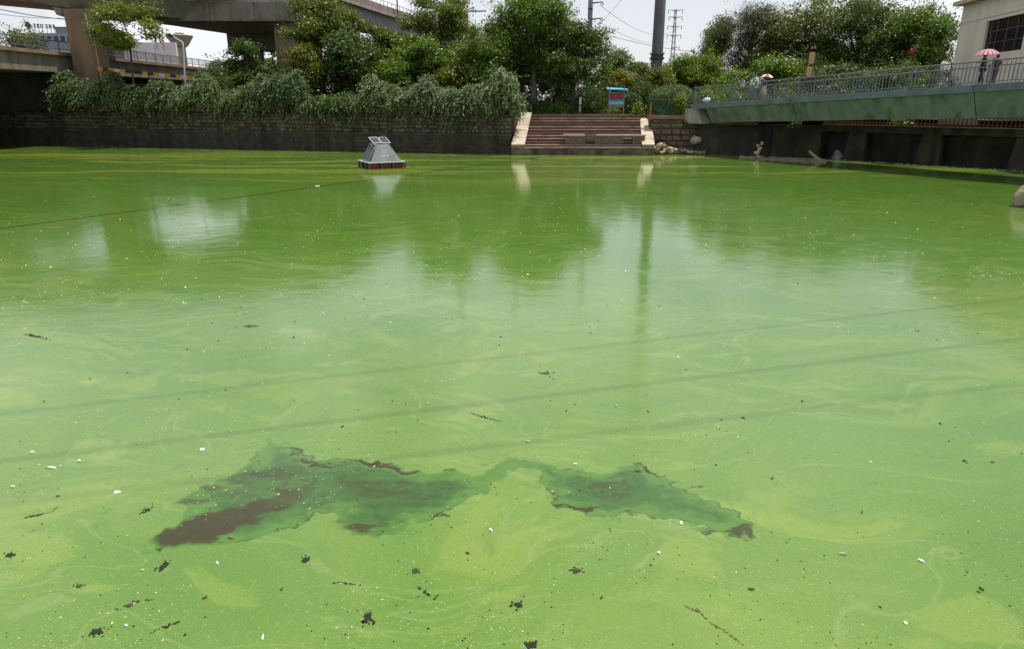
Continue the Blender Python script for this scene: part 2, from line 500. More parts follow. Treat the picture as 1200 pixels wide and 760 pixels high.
# ================================================================== GROUND AND BANKS
M_SOIL = mat("bank_soil", (0.060, 0.055, 0.032), (0.035, 0.050, 0.018), 0.95, 0.8, bump=0.3)
M_STONE = mat("wall_stone", (0.22, 0.175, 0.12), (0.06, 0.05, 0.036), 0.9, 1.6, bump=0.5, stain=(0.02, 0.024, 0.014), stain_amt=0.85)
M_STONE2 = mat("warm_wall_stone", (0.24, 0.17, 0.115), (0.12, 0.085, 0.06), 0.9, 2.6, bump=0.5, stain=(0.04, 0.04, 0.025), stain_amt=0.5)
M_MORTAR = mat("wall_mortar", (0.10, 0.078, 0.058), (0.04, 0.034, 0.026), 0.95, 2.0, bump=0.3, stain=(0.02, 0.025, 0.015), stain_amt=0.7)
M_CONC = mat("weathered_concrete", (0.25, 0.215, 0.175), (0.17, 0.145, 0.115), 0.9, 0.9, bump=0.12, stain=(0.06, 0.05, 0.04), stain_amt=0.65, stain_scale=1.3)
M_CONC_RED = mat("reddish_concrete", (0.30, 0.185, 0.12), (0.20, 0.13, 0.09), 0.9, 0.5, bump=0.1, stain=(0.07, 0.05, 0.04), stain_amt=0.5, stain_scale=0.9)
M_CONC_PALE = mat("pale_concrete", (0.36, 0.35, 0.32), (0.27, 0.26, 0.235), 0.9, 0.8, bump=0.1, stain=(0.09, 0.08, 0.07), stain_amt=0.6, stain_scale=1.6)
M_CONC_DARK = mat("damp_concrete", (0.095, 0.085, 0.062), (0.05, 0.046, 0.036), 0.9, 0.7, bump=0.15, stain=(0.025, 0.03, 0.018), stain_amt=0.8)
M_METAL = mat("grey_rail_paint", (0.145, 0.165, 0.175), (0.09, 0.105, 0.115), 0.5, 4.0, metal=0.1)
M_STEEL = mat("galvanised_steel", (0.30, 0.31, 0.32), (0.20, 0.21, 0.22), 0.5, 2.0, metal=0.4)
M_DARKSTEEL = mat("dark_steel", (0.075, 0.08, 0.085), (0.05, 0.05, 0.055), 0.6, 2.0, metal=0.2)

def ground():
    pond = [(-63, 0.6), (48, 0.6), (48, 23.0), (19.3, 55.4), (17, 57.4), (11.2, 57.6), (11.2, 60.2), (0.2, 60.2), (0.2, 56.8), (-43.6, 68.2), (-63, 73.2)]
    bm = bmesh.new()
    def loop(ps):
        vs = [bm.verts.new((x, y, 2.85)) for x, y in ps]
        return [bm.edges.new((vs[i], vs[(i + 1) % len(vs)])) for i in range(len(vs))]
    ed = loop(pond) + loop([(-1800, -900), (1800, -900), (1800, 2600), (-1800, 2600)])
    bmesh.ops.triangle_fill(bm, use_beauty=True, edges=ed)
    for f in bm.faces:
        if f.normal.z < 0: f.normal_flip()
    me = bpy.data.meshes.new("ground"); bm.to_mesh(me); bm.free()
    me.materials.append(M_SOIL)
    struct(link("ground", me))
    # the near bank and side banks are plain embankment faces
    mb = MB()
    for (a, b) in (((-63, 0.6), (48, 0.6)), ((48, 0.6), (48, 23)), ((-63, 73.2), (-63, 0.6))):
        a, b = Vector((*a, 0)), Vector((*b, 0)); e = (b - a).normalized(); nrm = Vector((e.y, -e.x, 0)) * 0.4        # away from the water
        mb.hexa([a + Vector((0, 0, -0.6)), b + Vector((0, 0, -0.6)), b + nrm + Vector((0, 0, -0.6)), a + nrm + Vector((0, 0, -0.6))],
                [a + Vector((0, 0, 2.84)), b + Vector((0, 0, 2.84)), b + nrm + Vector((0, 0, 2.84)), a + nrm + Vector((0, 0, 2.84))])
    struct(mb.build("embankment", M_CONC_DARK))
ground()

# far left bank: wall line, then a bank that climbs behind it
W0 = Vector((0.0, 56.5, 0)); W1 = Vector((-43.6, 67.8, 0))
WE = (W1 - W0).normalized(); WN = Vector((-WE.y, WE.x, 0))
if WN.y > 0: WN = -WN                                      # towards the water
WL = (W1 - W0).length
def wall_pt(u, out=0.0, z=0.0):
    p = W0 + WE * u + WN * out
    return Vector((p.x, p.y, z))
def bank_z(u, v):
    rise = 3.0 + 1.7 * float(sstep(2.0, 16.0, np.float64(u)))
    return 2.9 + (rise - 2.9) * float(sstep(0.0, 7.0, np.float64(v))) * (1 - float(sstep(26.0, 38.0, np.float64(v)))) + 0.02
def bank():
    mb = MB(); nu, nv = 50, 24
    vs = []
    for j in range(nv + 1):
        for i in range(nu + 1):
            u = -1.0 * 0 + i * 62.0 / nu + 0.1; v = 0.35 + j * 38.0 / nv
            p = wall_pt(u, -v)
            vs.append((p.x, p.y, bank_z(u, v) + 0.12 * math.sin(u * 1.3 + v) * min(1, v / 3)))
    fs = [(j * (nu + 1) + i, (j + 1) * (nu + 1) + i, (j + 1) * (nu + 1) + i + 1, j * (nu + 1) + i + 1) for j in range(nv) for i in range(nu)]
    mb.add(vs, fs)
    struct(mb.build("bank", M_SOIL, smooth=True))
bank()

def left_wall():
    t = thing("retaining_wall", "long dark stone retaining wall under the hanging shrubs left of the steps", "wall", wall_pt(WL / 2))
    U1 = 66.0
    mb = MB()
    def slab(u0, u1, o0, o1, z0, z1):
        mb.hexa([wall_pt(u1, o1, z0), wall_pt(u0, o1, z0), wall_pt(u0, o0, z0), wall_pt(u1, o0, z0)],
                [wall_pt(u1, o1, z1), wall_pt(u0, o1, z1), wall_pt(u0, o0, z1), wall_pt(u1, o0, z1)])
    slab(0.02, U1, -0.5, 0.0, -0.6, 2.95)
    mb.build("wall_core", M_MORTAR, t, world=True)
    mb = MB(); slab(0.02, U1, 0.003, 0.22, 1.33, 1.50); mb.build("ledge", M_CONC_DARK, t, world=True)
    mb = MB(); slab(0.02, U1, 0.003, 0.16, -0.6, 1.327); mb.build("lower_facing", M_MORTAR, t, world=True)
    # flat courses of the lower facing
    rr = random.Random(4); mb = MB()
    for k in range(4):
        z0 = 0.02 + k * 0.325; u = 0.05
        while u < 52:
            w = rr.uniform(0.5, 1.1)
            slab(u + 0.015, u + w - 0.015, 0.1605, 0.175 + rr.uniform(0, 0.03), z0 + 0.02, z0 + 0.305); u += w
    stuff(mb.build("lower_blocks", M_MORTAR, t, world=True))
    mb = MB()
    for k in range(4):
        z0 = 1.52 + k * 0.30; u = 0.05
        while u < 52:
            w = rr.uniform(0.22, 0.75); zb = z0; z0 = zb + 0.05 * math.sin(u * 0.9 + k) + rr.uniform(-0.03, 0.03)
            d = rr.uniform(0.03, 0.17); a = rr.uniform(0.01, 0.05)
            if rr.random() < 0.16: z0 = zb; u += w; continue
            b = [wall_pt(u + w - a, 0.003, z0 + 0.02), wall_pt(u + a, 0.003, z0 + 0.02), wall_pt(u + a, 0.003, z0 + 0.27), wall_pt(u + w - a, 0.003, z0 + 0.27)]
            a = 0.07
            f = [wall_pt(u + w - a, d, z0 + 0.05), wall_pt(u + a, d, z0 + 0.05), wall_pt(u + a, d, z0 + 0.24), wall_pt(u + w - a, d, z0 + 0.24)]
            f = [p + Vector((0, 0, rr.uniform(-0.03, 0.03))) for p in f]
            mb.add(b + f, [(4, 5, 6, 7), (0, 1, 5, 4), (1, 2, 6, 5), (2, 3, 7, 6), (3, 0, 4, 7)]); u += w; z0 = zb
    stuff(mb.build("stones", M_STONE, t, world=True, smooth=False))
left_wall()

# ================================================================== STEPS DOWN TO THE WATER
M_RED = mat("red_granite", (0.19, 0.095, 0.062), (0.10, 0.052, 0.038), 0.75, 5.0, bump=0.15, stain=(0.05, 0.035, 0.03), stain_amt=0.5)
M_TREAD = mat("lit_tread_edge", (0.46, 0.36, 0.29), (0.17, 0.11, 0.085), 0.8, 1.3)  # overhead light on the treads put into a paler, patchy colour
M_CHEEK = mat("pale_stone_slab", (0.56, 0.47, 0.36), (0.42, 0.33, 0.24), 0.85, 2.5, bump=0.2, stain=(0.2, 0.15, 0.1), stain_amt=0.45)
def steps():
    t = thing("waterside_steps", "broad red granite steps with pale sloping side slabs going down to the pond", "steps", (5.4, 55.2, 0))
    YB = 54.85
    mb = MB(); mb.hexa([(-0.05, YB, -0.6), (10.95, YB, -0.6), (10.95, 56.2, -0.6), (-0.05, 56.2, -0.6)],
                       [(-0.05, YB, 0.52), (10.95, YB, 0.52), (10.95, 56.2, 0.52), (-0.05, 56.2, 0.52)])
    mb.build("base_slab", M_STONE, t, world=True, bevel=0.02)
    mb = MB(); mb.hexa([(-0.08, YB - 0.05, 0.523), (10.98, YB - 0.05, 0.523), (10.98, YB + 0.5, 0.523), (-0.08, YB + 0.5, 0.523)],
                       [(-0.08, YB - 0.05, 0.58), (10.98, YB - 0.05, 0.58), (10.98, YB + 0.5, 0.58), (-0.08, YB + 0.5, 0.58)])
    mb.build("front_kerb", M_TREAD, t, world=True)
    mb = MB(); mb.hexa([(0.1, YB + 0.3, -0.6), (10.9, YB + 0.3, -0.6), (11.25, 61.4, -0.6), (0.9, 61.4, -0.6)], [(0.1, YB + 0.3, 0.515), (10.9, YB + 0.3, 0.515), (11.25, 61.4, 2.35), (0.9, 61.4, 2.35)])
    mb.build("core", M_STONE2, t, world=True)
    mb = MB(); mb.prism([(-0.45, 56.75), (0.15, 56.75), (0.72, 60.3), (0.72, 61.4), (-0.45, 61.4)], -0.6, 2.88); mb.build("flank_fill", M_MORTAR, t, world=True)
    n = 11; rise = 2.30 / n; run = 0.42; y = YB + 0.55
    for k in range(n):
        z = 0.54 + k * rise
        xl = 0.85 + 0.07 * k; xr = 10.12 + 0.05 * k
        mb = MB(); mb.hexa([(xl, y, z - 0.3), (xr, y, z - 0.3), (xr, y + 1.2, z - 0.3), (xl, y + 1.2, z - 0.3)],
                           [(xl, y, z + rise - 0.045), (xr, y, z + rise - 0.045), (xr, y + 1.2, z + rise - 0.045), (xl, y + 1.2, z + rise - 0.045)])
        s = mb.build("step", M_RED, t, world=True)
        mb = MB()
        mb.hexa([(xl, y - 0.04 + 0.01 * (k % 3), z + rise - 0.042), (xr, y - 0.04 + 0.01 * (k % 2), z + rise - 0.042), (xr, y + run + 0.1, z + rise - 0.042), (xl, y + run + 0.1, z + rise - 0.042)],
                [(xl, y - 0.04 + 0.01 * (k % 3), z + rise + 0.003), (xr, y - 0.04 + 0.01 * (k % 2), z + rise + 0.003), (xr, y + run + 0.1, z + rise + 0.003), (xl, y + run + 0.1, z + rise + 0.003)])
        mb.build("tread", M_TREAD if k % 3 != 1 else M_RED, s, world=False).location = (-t.location.x, -t.location.y, -t.location.z)
        y += run
    ytop = y
    for side, (xa, xb, xc, xd) in (("l", (-0.04, 0.93, 0.80, 1.62)), ("r", (10.02, 10.93, 10.55, 11.35))):
        mb = MB(); y0, z0, z1 = YB + 0.02, 0.583, 3.0 if side == "l" else 2.55
        y1 = ytop + (0.2 if side == "l" else -0.6)
        mb.hexa([(xa, y0, z0 - 0.001), (xb, y0, z0 - 0.001), (xd, y1, z0 - 0.001), (xc, y1, z0 - 0.001)],
                [(xa, y0, z0 + 0.12), (xb, y0, z0 + 0.12), (xd, y1, z1), (xc, y1, z1)])
        w = mb.build("side_wall", M_STONE2, t, world=True)
        # pale slabs laid on the slope, one after another
        m = 5
        for j in range(m):
            a, b = j / m + 0.004, (j + 1) / m - 0.004
            f = lambda q, e: (xa + (xc - xa) * q - 0.03 if e == 0 else xb + (xd - xb) * q + 0.03, y0 - 0.03 + (y1 - y0) * q, z0 + 0.123 + (z1 - z0 - 0.12) * q)
            P = [Vector(f(a, 0)), Vector(f(a, 1)), Vector(f(b, 1)), Vector(f(b, 0))]
            mb = MB(); mb.hexa(P, [p + Vector((0, 0, 0.09 + 0.012 * (j % 2))) for p in P])
            mb.build("slab", M_CHEEK, w).location = -t.location
    # low bench wall with two openings
    mb = MB()
    def bx(x0, x1, y0, y1, z0, z1): mb.hexa([(x0, y0, z0), (x1, y0, z0), (x1, y1, z0), (x0, y1, z0)], [(x0, y0, z1), (x1, y0, z1), (x1, y1, z1), (x0, y1, z1)])
    ya, yb = YB + 0.62, YB + 1.05
    bx(4.1, 5.72, ya, yb, 0.585, 1.40); bx(6.42, 8.6, ya, yb, 0.585, 1.40); bx(9.35, 10.3, ya, yb, 0.585, 1.40)
    bx(5.72, 6.42, ya + 0.004, yb, 0.585, 0.80); bx(5.72, 6.42, ya + 0.004, yb, 1.12, 1.398)
    bx(8.6, 9.35, ya + 0.004, yb, 0.585, 0.68); bx(8.6, 9.35, ya + 0.004, yb, 1.25, 1.398)
    w = mb.build("bench_wall", mat("brown_granite", (0.19, 0.13, 0.095), (0.11, 0.075, 0.06), 0.8, 4.0, bump=0.2), t, world=True)
    mb = MB(); bx(5.72, 6.42, yb - 0.04, yb + 0.02, 0.80, 1.12); mb.build("pale_stone_infill", M_CHEEK, w).location = -t.location
    mb = MB(); bx(4.0, 5.65, ya - 0.06, yb + 0.05, 1.403, 1.52); mb.build("capstone", M_CHEEK, w).location = -t.location
    mb = MB(); bx(5.68, 6.5, ya - 0.03, yb + 0.05, 1.403, 1.46); mb.build("capstone", M_STONE2, w).location = -t.location
    mb = MB(); bx(6.53, 10.38, ya - 0.06, yb + 0.05, 1.403, 1.50); mb.build("capstone", M_CHEEK, w).location = -t.location
    mb = MB(); bx(0.95, 10.0, YB + 0.3, YB + 0.56, 0.5805, 0.72); mb.build("lowest_step", M_RED, t, world=True)
    mb = MB(); bx(0.9, 11.3, ytop - 0.1, 61.5, 2.4, 2.90); mb.build("top_landing", M_STONE2, t, world=True)
steps()

def right_wall():
    """low wall of squared warm stones between the steps and the footbridge"""
    t = thing("stone_wall", "low wall of squared brown stones below the green fence", "wall", (14.0, 57.3, 0))
    mb = MB(); mb.hexa([(11.0, 57.35, -0.6), (17.6, 57.1, -0.6), (17.6, 58.0, -0.6), (11.0, 58.0, -0.6)], [(11.0, 57.35, 2.6), (17.6, 57.1, 2.6), (17.6, 58.0, 2.6), (11.0, 58.0, 2.6)])
    mb.build("wall_core", M_MORTAR, t, world=True)
    rr = random.Random(9)
    for k, (z0, h) in enumerate(((0.05, 0.42), (0.5, 0.40), (0.93, 0.44), (1.40, 0.46), (1.89, 0.42), (2.32, 0.26))):
        x = 11.05 + 0.15 * (k % 2)
        while x < 15.6:
            w = min(rr.uniform(0.45, 0.85), 15.75 - x); yy = 57.347 - 0.038 * (x - 11)
            a, d = 0.03, rr.uniform(0.05, 0.14)
            mb = MB()
            i = 0.06
            mb.add([(x + a, yy, z0 + a), (x + w - a, yy, z0 + a), (x + w - a, yy, z0 + h - a), (x + a, yy, z0 + h - a),
                    (x + a + i, yy - d, z0 + a + i), (x + w - a - i, yy - d, z0 + a + i), (x + w - a - i, yy - d * 0.9, z0 + h - a - i), (x + a + i, yy - d, z0 + h - a - i)],
                   [(4, 5, 6, 7), (0, 1, 5, 4), (1, 2, 6, 5), (2, 3, 7, 6), (3, 0, 4, 7)])
            mb.build("stone", M_STONE2 if rr.random() < 0.7 else M_STONE, t, world=True)
            x += w
    mb = MB(); mb.hexa([(10.85, 57.2, 2.603), (17.6, 56.98, 2.603), (17.6, 58.1, 2.603), (10.85, 58.1, 2.603)], [(10.85, 57.2, 2.87), (17.6, 56.98, 2.87), (17.6, 58.1, 2.87), (10.85, 58.1, 2.87)])
    mb.build("coping", M_CONC_RED, t, world=True)
right_wall()

# ================================================================== FOOTBRIDGE ON THE RIGHT
BD = Vector((0.52, -0.855, 0)).normalized(); BN = Vector((0.855, 0.52, 0)).normalized(); BA = Vector((14.0, 56.3, 0))
BLEN = 38.0
def deck_z(s): return 3.76 + 0.0505 * s
def bp_(s, t, dz=0.0):
    p = BA + BD * s + BN * t
    return Vector((p.x, p.y, deck_z(s) + dz))
def s_of_px(px, t, py=100):
    """how far along the bridge something at depth t stands that shows at this picture column"""
    d = ray(px, py); off = BA.dot(BN) + t
    k = off / (d.x * BN.x + d.y * BN.y)
    p = Vector((d.x * k, d.y * k, 0))
    return (p - BA).dot(BD)
M_GIRDER = mat("grey_green_girder", (0.205, 0.245, 0.215), (0.150, 0.190, 0.165), 0.7, 0.8, bump=0.06, stain=(0.055, 0.075, 0.062), stain_amt=0.8, stain_scale=1.7)  # grey-green base tone with darker upright streaks
M_FASCIA = mat("blue_grey_fascia_paint", (0.155, 0.20, 0.215), (0.105, 0.145, 0.16), 0.7, 1.2, bump=0.06, stain=(0.06, 0.08, 0.085), stain_amt=0.6)
M_DECK = mat("deck_paving", (0.30, 0.29, 0.27), (0.22, 0.21, 0.20), 0.9, 2.0)
def footbridge():
    t = thing("footbridge", "green and grey footbridge with metal railings crossing the pond at the right", "bridge", bp_(0, 2.1, 0))
    def sec(mb, s0, s1, prof0, prof1):
        a = [bp_(s0, q[0], q[1]) for q in prof0]; b = [bp_(s1, q[0], q[1]) for q in prof1]
        n = len(a)
        mb.add(a + b, [tuple(range(n)), tuple(range(n, 2 * n))[::-1]] + [(i, n + i, n + (i + 1) % n, (i + 1) % n) for i in range(n)])
    joints = [-0.2, 8.9, 20.3, 30.0, BLEN]
    for a, b in zip(joints[:-1], joints[1:]):
        mb = MB(); P = [(0, -0.02), (0, -0.36), (4.3, -0.36), (4.3, -0.02)]
        sec(mb, a, b - 0.03, P, P)
        mb.build("deck_slab", M_FASCIA, t, world=True)
        mb = MB(); g = lambda s: [(0.22, -0.363), (0.95, -1.42 - 0.013 * s), (3.3, -1.42 - 0.013 * s), (4.05, -0.363)]
        s0 = max(a, 1.2)
        sec(mb, s0, b - 0.05, g(s0), g(b - 0.05))
        mb.build("box_girder", M_GIRDER, t, world=True)
    mb = MB(); P = [(0.28, -0.017), (0.28, 0.03), (4.02, 0.03), (4.02, -0.017)][::-1]; sec(mb, -0.2, BLEN, P, P)
    mb.build("walkway", M_DECK, t, world=True)
    # abutment at the far end
    mb = MB()
    b = [bp_(-0.9, 0.12), bp_(1.0, 0.12), bp_(1.0, 4.2), bp_(-0.9, 4.2)]; tp = [bp_(-0.9, 0.12), bp_(0.42, 0.12), bp_(0.42, 4.2), bp_(-0.9, 4.2)]
    mb.hexa([Vector((p.x, p.y, 2.3)) for p in b], [Vector((p.x, p.y, deck_z(0) - 0.375)) for p in tp])
    mb.build("abutment", M_CONC_PALE, t, world=True)
    mb = MB(); b = [bp_(BLEN - 1, -0.5), bp_(BLEN + 3, -0.5), bp_(BLEN + 3, 4.8), bp_(BLEN - 1, 4.8)]
    mb.hexa([Vector((p.x, p.y, -0.6)) for p in b], [Vector((p.x, p.y, deck_z(BLEN) - 0.40)) for p in b])
    mb.build("abutment", M_CONC_DARK, t, world=True)
    # railings
    ang = math.atan2(BD.y, BD.x)
    RT = Matrix.Rotation(ang, 4, 'Z') @ Matrix.Rotation(-math.atan(0.0505), 4, 'Y')
    post_me = MB().box((0, 0, 0.62), (0.075, 0.075, 1.28)).box((0, 0, 1.275), (0.1, 0.1, 0.03)).mesh("post", M_METAL)
    bal_me = MB().box((0, 0, 0.60), (0.026, 0.026, 0.98)).mesh("baluster", M_METAL)
    for side, tt in ((0, 0.12), (1, 4.18)):
        r = link("railing", MB().tube([bp_(-0.1, tt, 1.17), bp_(BLEN, tt, 1.17)], 0.042, 8).tube([bp_(-0.1, tt, 0.13), bp_(BLEN, tt, 0.13)], 0.026, 6).mesh("railing", M_METAL), t)
        r.location = -t.location
        far = MB()
        s = 0.0
        while s < BLEN:
            if side == 0 or True:
                o = link("post", post_me, r); o.location = bp_(s, tt); o.rotation_euler = (0, 0, ang)
            for k in range(1, 10):
                q = s + k * 0.21
                if q > BLEN: break
                if side == 0:
                    o = link("baluster", bal_me, r); o.location = bp_(q, tt); o.rotation_euler = (0, 0, ang)
                else:
                    far.box(bp_(q, tt, 0.60), (0.026, 0.026, 0.98), ang)
            s += 2.1
        if side == 1:
            stuff(far.build("balusters", M_METAL, r))
    return t
footbridge()

# quay wall and the sluice walkway behind the bridge
QA = Vector((22.3, 51.7, 0)); QD = Vector((0.67, -0.74, 0)).normalized(); QN = Vector((0.74, 0.67, 0)).normalized()
def qp(u, t, z):
    p = QA + QD * u + QN * t
    return Vector((p.x, p.y, z))
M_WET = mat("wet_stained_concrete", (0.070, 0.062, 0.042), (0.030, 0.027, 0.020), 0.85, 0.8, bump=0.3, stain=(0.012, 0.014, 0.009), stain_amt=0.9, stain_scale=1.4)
def quay():
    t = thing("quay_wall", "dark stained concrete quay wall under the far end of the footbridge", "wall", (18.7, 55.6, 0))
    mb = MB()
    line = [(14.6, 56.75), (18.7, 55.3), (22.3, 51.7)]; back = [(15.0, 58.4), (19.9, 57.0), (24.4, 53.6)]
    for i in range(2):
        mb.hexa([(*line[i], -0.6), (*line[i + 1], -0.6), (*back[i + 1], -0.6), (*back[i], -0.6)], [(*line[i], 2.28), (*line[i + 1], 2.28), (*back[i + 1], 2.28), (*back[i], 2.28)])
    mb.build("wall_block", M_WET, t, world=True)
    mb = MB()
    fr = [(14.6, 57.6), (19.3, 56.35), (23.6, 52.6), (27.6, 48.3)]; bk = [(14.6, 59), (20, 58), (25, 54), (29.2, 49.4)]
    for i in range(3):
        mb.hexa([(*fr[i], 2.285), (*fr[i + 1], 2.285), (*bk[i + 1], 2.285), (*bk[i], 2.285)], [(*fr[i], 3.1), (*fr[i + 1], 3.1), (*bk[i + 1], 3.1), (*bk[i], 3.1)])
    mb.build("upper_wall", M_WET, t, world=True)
    mb = MB()
    for px in (16.2, 19.6):
        yy = 56.9 if px < 17 else 54.55
        mb.hexa([(px, yy - 0.75, -0.5), (px + 1.0, yy - 0.95, -0.5), (px + 1.0, yy, -0.5), (px, yy, -0.5)], [(px, yy - 0.6, 2.2), (px + 1.0, yy - 0.8, 2.2), (px + 1.0, yy, 2.2), (px, yy, 2.2)])
    mb.build("buttress", M_WET, t, world=True)
    mb = MB(); mb.hexa([(14.55, 56.6, 2.283), (18.8, 55.1, 2.283), (19.0, 56.3, 2.283), (14.8, 57.0, 2.283)], [(14.55, 56.6, 2.36), (18.8, 55.1, 2.36), (19.0, 56.3, 2.36), (14.8, 57.0, 2.36)])
    mb.build("coping", M_CONC_PALE, t, world=True)
    t = thing("sluice_walkway", "low concrete walkway on piers with a rusty red railing behind the footbridge", "walkway", qp(8, 0, 0))
    mb = MB()
    mb.hexa([qp(0, 0, 1.92), qp(26, 0, 1.92), qp(26, 1.6, 1.92), qp(0, 1.6, 1.92)], [qp(0, 0, 2.36), qp(26, 0, 2.36), qp(26, 1.6, 2.36), qp(0, 1.6, 2.36)])
    mb.build("beam", M_WET, t, world=True)
    mb = MB(); mb.hexa([qp(0, -0.12, 2.363), qp(26, -0.12, 2.363), qp(26, 1.7, 2.363), qp(0, 1.7, 2.363)], [qp(0, -0.12, 2.43), qp(26, -0.12, 2.43), qp(26, 1.7, 2.43), qp(0, 1.7, 2.43)])
    mb.build("walkway_edge", M_CONC_RED, t, world=True)
    for u in (2.5, 7.2, 12.4, 18.0, 23.0):
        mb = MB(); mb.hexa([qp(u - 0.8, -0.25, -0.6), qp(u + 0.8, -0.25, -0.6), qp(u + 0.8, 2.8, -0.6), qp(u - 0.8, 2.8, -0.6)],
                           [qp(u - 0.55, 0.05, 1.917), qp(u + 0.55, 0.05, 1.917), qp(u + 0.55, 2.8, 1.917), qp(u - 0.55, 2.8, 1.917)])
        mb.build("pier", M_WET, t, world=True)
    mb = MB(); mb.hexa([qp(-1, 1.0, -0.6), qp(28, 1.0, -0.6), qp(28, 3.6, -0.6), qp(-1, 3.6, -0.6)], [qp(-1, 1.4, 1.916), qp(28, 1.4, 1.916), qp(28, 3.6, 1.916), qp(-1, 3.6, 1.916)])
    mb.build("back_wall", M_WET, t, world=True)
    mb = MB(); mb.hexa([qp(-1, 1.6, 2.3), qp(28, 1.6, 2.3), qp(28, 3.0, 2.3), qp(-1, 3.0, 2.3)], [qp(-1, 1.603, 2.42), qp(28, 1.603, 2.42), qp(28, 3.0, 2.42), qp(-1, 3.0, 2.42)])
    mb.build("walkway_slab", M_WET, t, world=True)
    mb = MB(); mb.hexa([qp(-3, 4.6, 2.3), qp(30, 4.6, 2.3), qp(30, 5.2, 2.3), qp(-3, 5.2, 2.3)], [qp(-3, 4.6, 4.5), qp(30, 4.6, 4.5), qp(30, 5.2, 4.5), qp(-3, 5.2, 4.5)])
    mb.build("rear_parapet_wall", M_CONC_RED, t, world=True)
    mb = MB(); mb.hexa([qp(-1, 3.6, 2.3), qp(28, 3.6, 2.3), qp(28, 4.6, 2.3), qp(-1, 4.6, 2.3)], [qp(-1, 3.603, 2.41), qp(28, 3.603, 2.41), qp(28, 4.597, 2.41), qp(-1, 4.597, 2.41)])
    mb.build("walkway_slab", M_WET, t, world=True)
    mr = mat("rusty_red_paint", (0.20, 0.075, 0.05), (0.12, 0.05, 0.035), 0.8, 3.0)
    a = math.atan2(QD.y, QD.x)
    r = link("railing", MB().tube([qp(0, 0.05, 3.25), qp(26, 0.05, 3.25)], 0.035).tube([qp(0, 0.05, 2.55), qp(26, 0.05, 2.55)], 0.025).mesh("railing", mr), t); r.location = -t.location
    bme = MB().box((0, 0, 0.42), (0.05, 0.05, 0.84)).mesh("baluster", mr)
    for k in range(110):
        o = link("baluster", bme, r); o.location = qp(0.1 + k * 0.235, 0.05, 2.432); o.rotation_euler = (0, 0, a)
    # pale panels fixed to the railing in places
    for u0, u1 in ((7.4, 9.6), (12.0, 15.5)):
        mb = MB(); mb.hexa([qp(u0, 0.12, 2.5), qp(u1, 0.12, 2.5), qp(u1, 0.2, 2.5), qp(u0, 0.2, 2.5)], [qp(u0, 0.12, 3.2), qp(u1, 0.12, 3.2), qp(u1, 0.2, 3.2), qp(u0, 0.2, 3.2)])
        mb.build("infill_panel", mat("pink_panel", (0.52, 0.38, 0.33), (0.42, 0.30, 0.26), 0.8, 2.0), t, world=True)
quay()

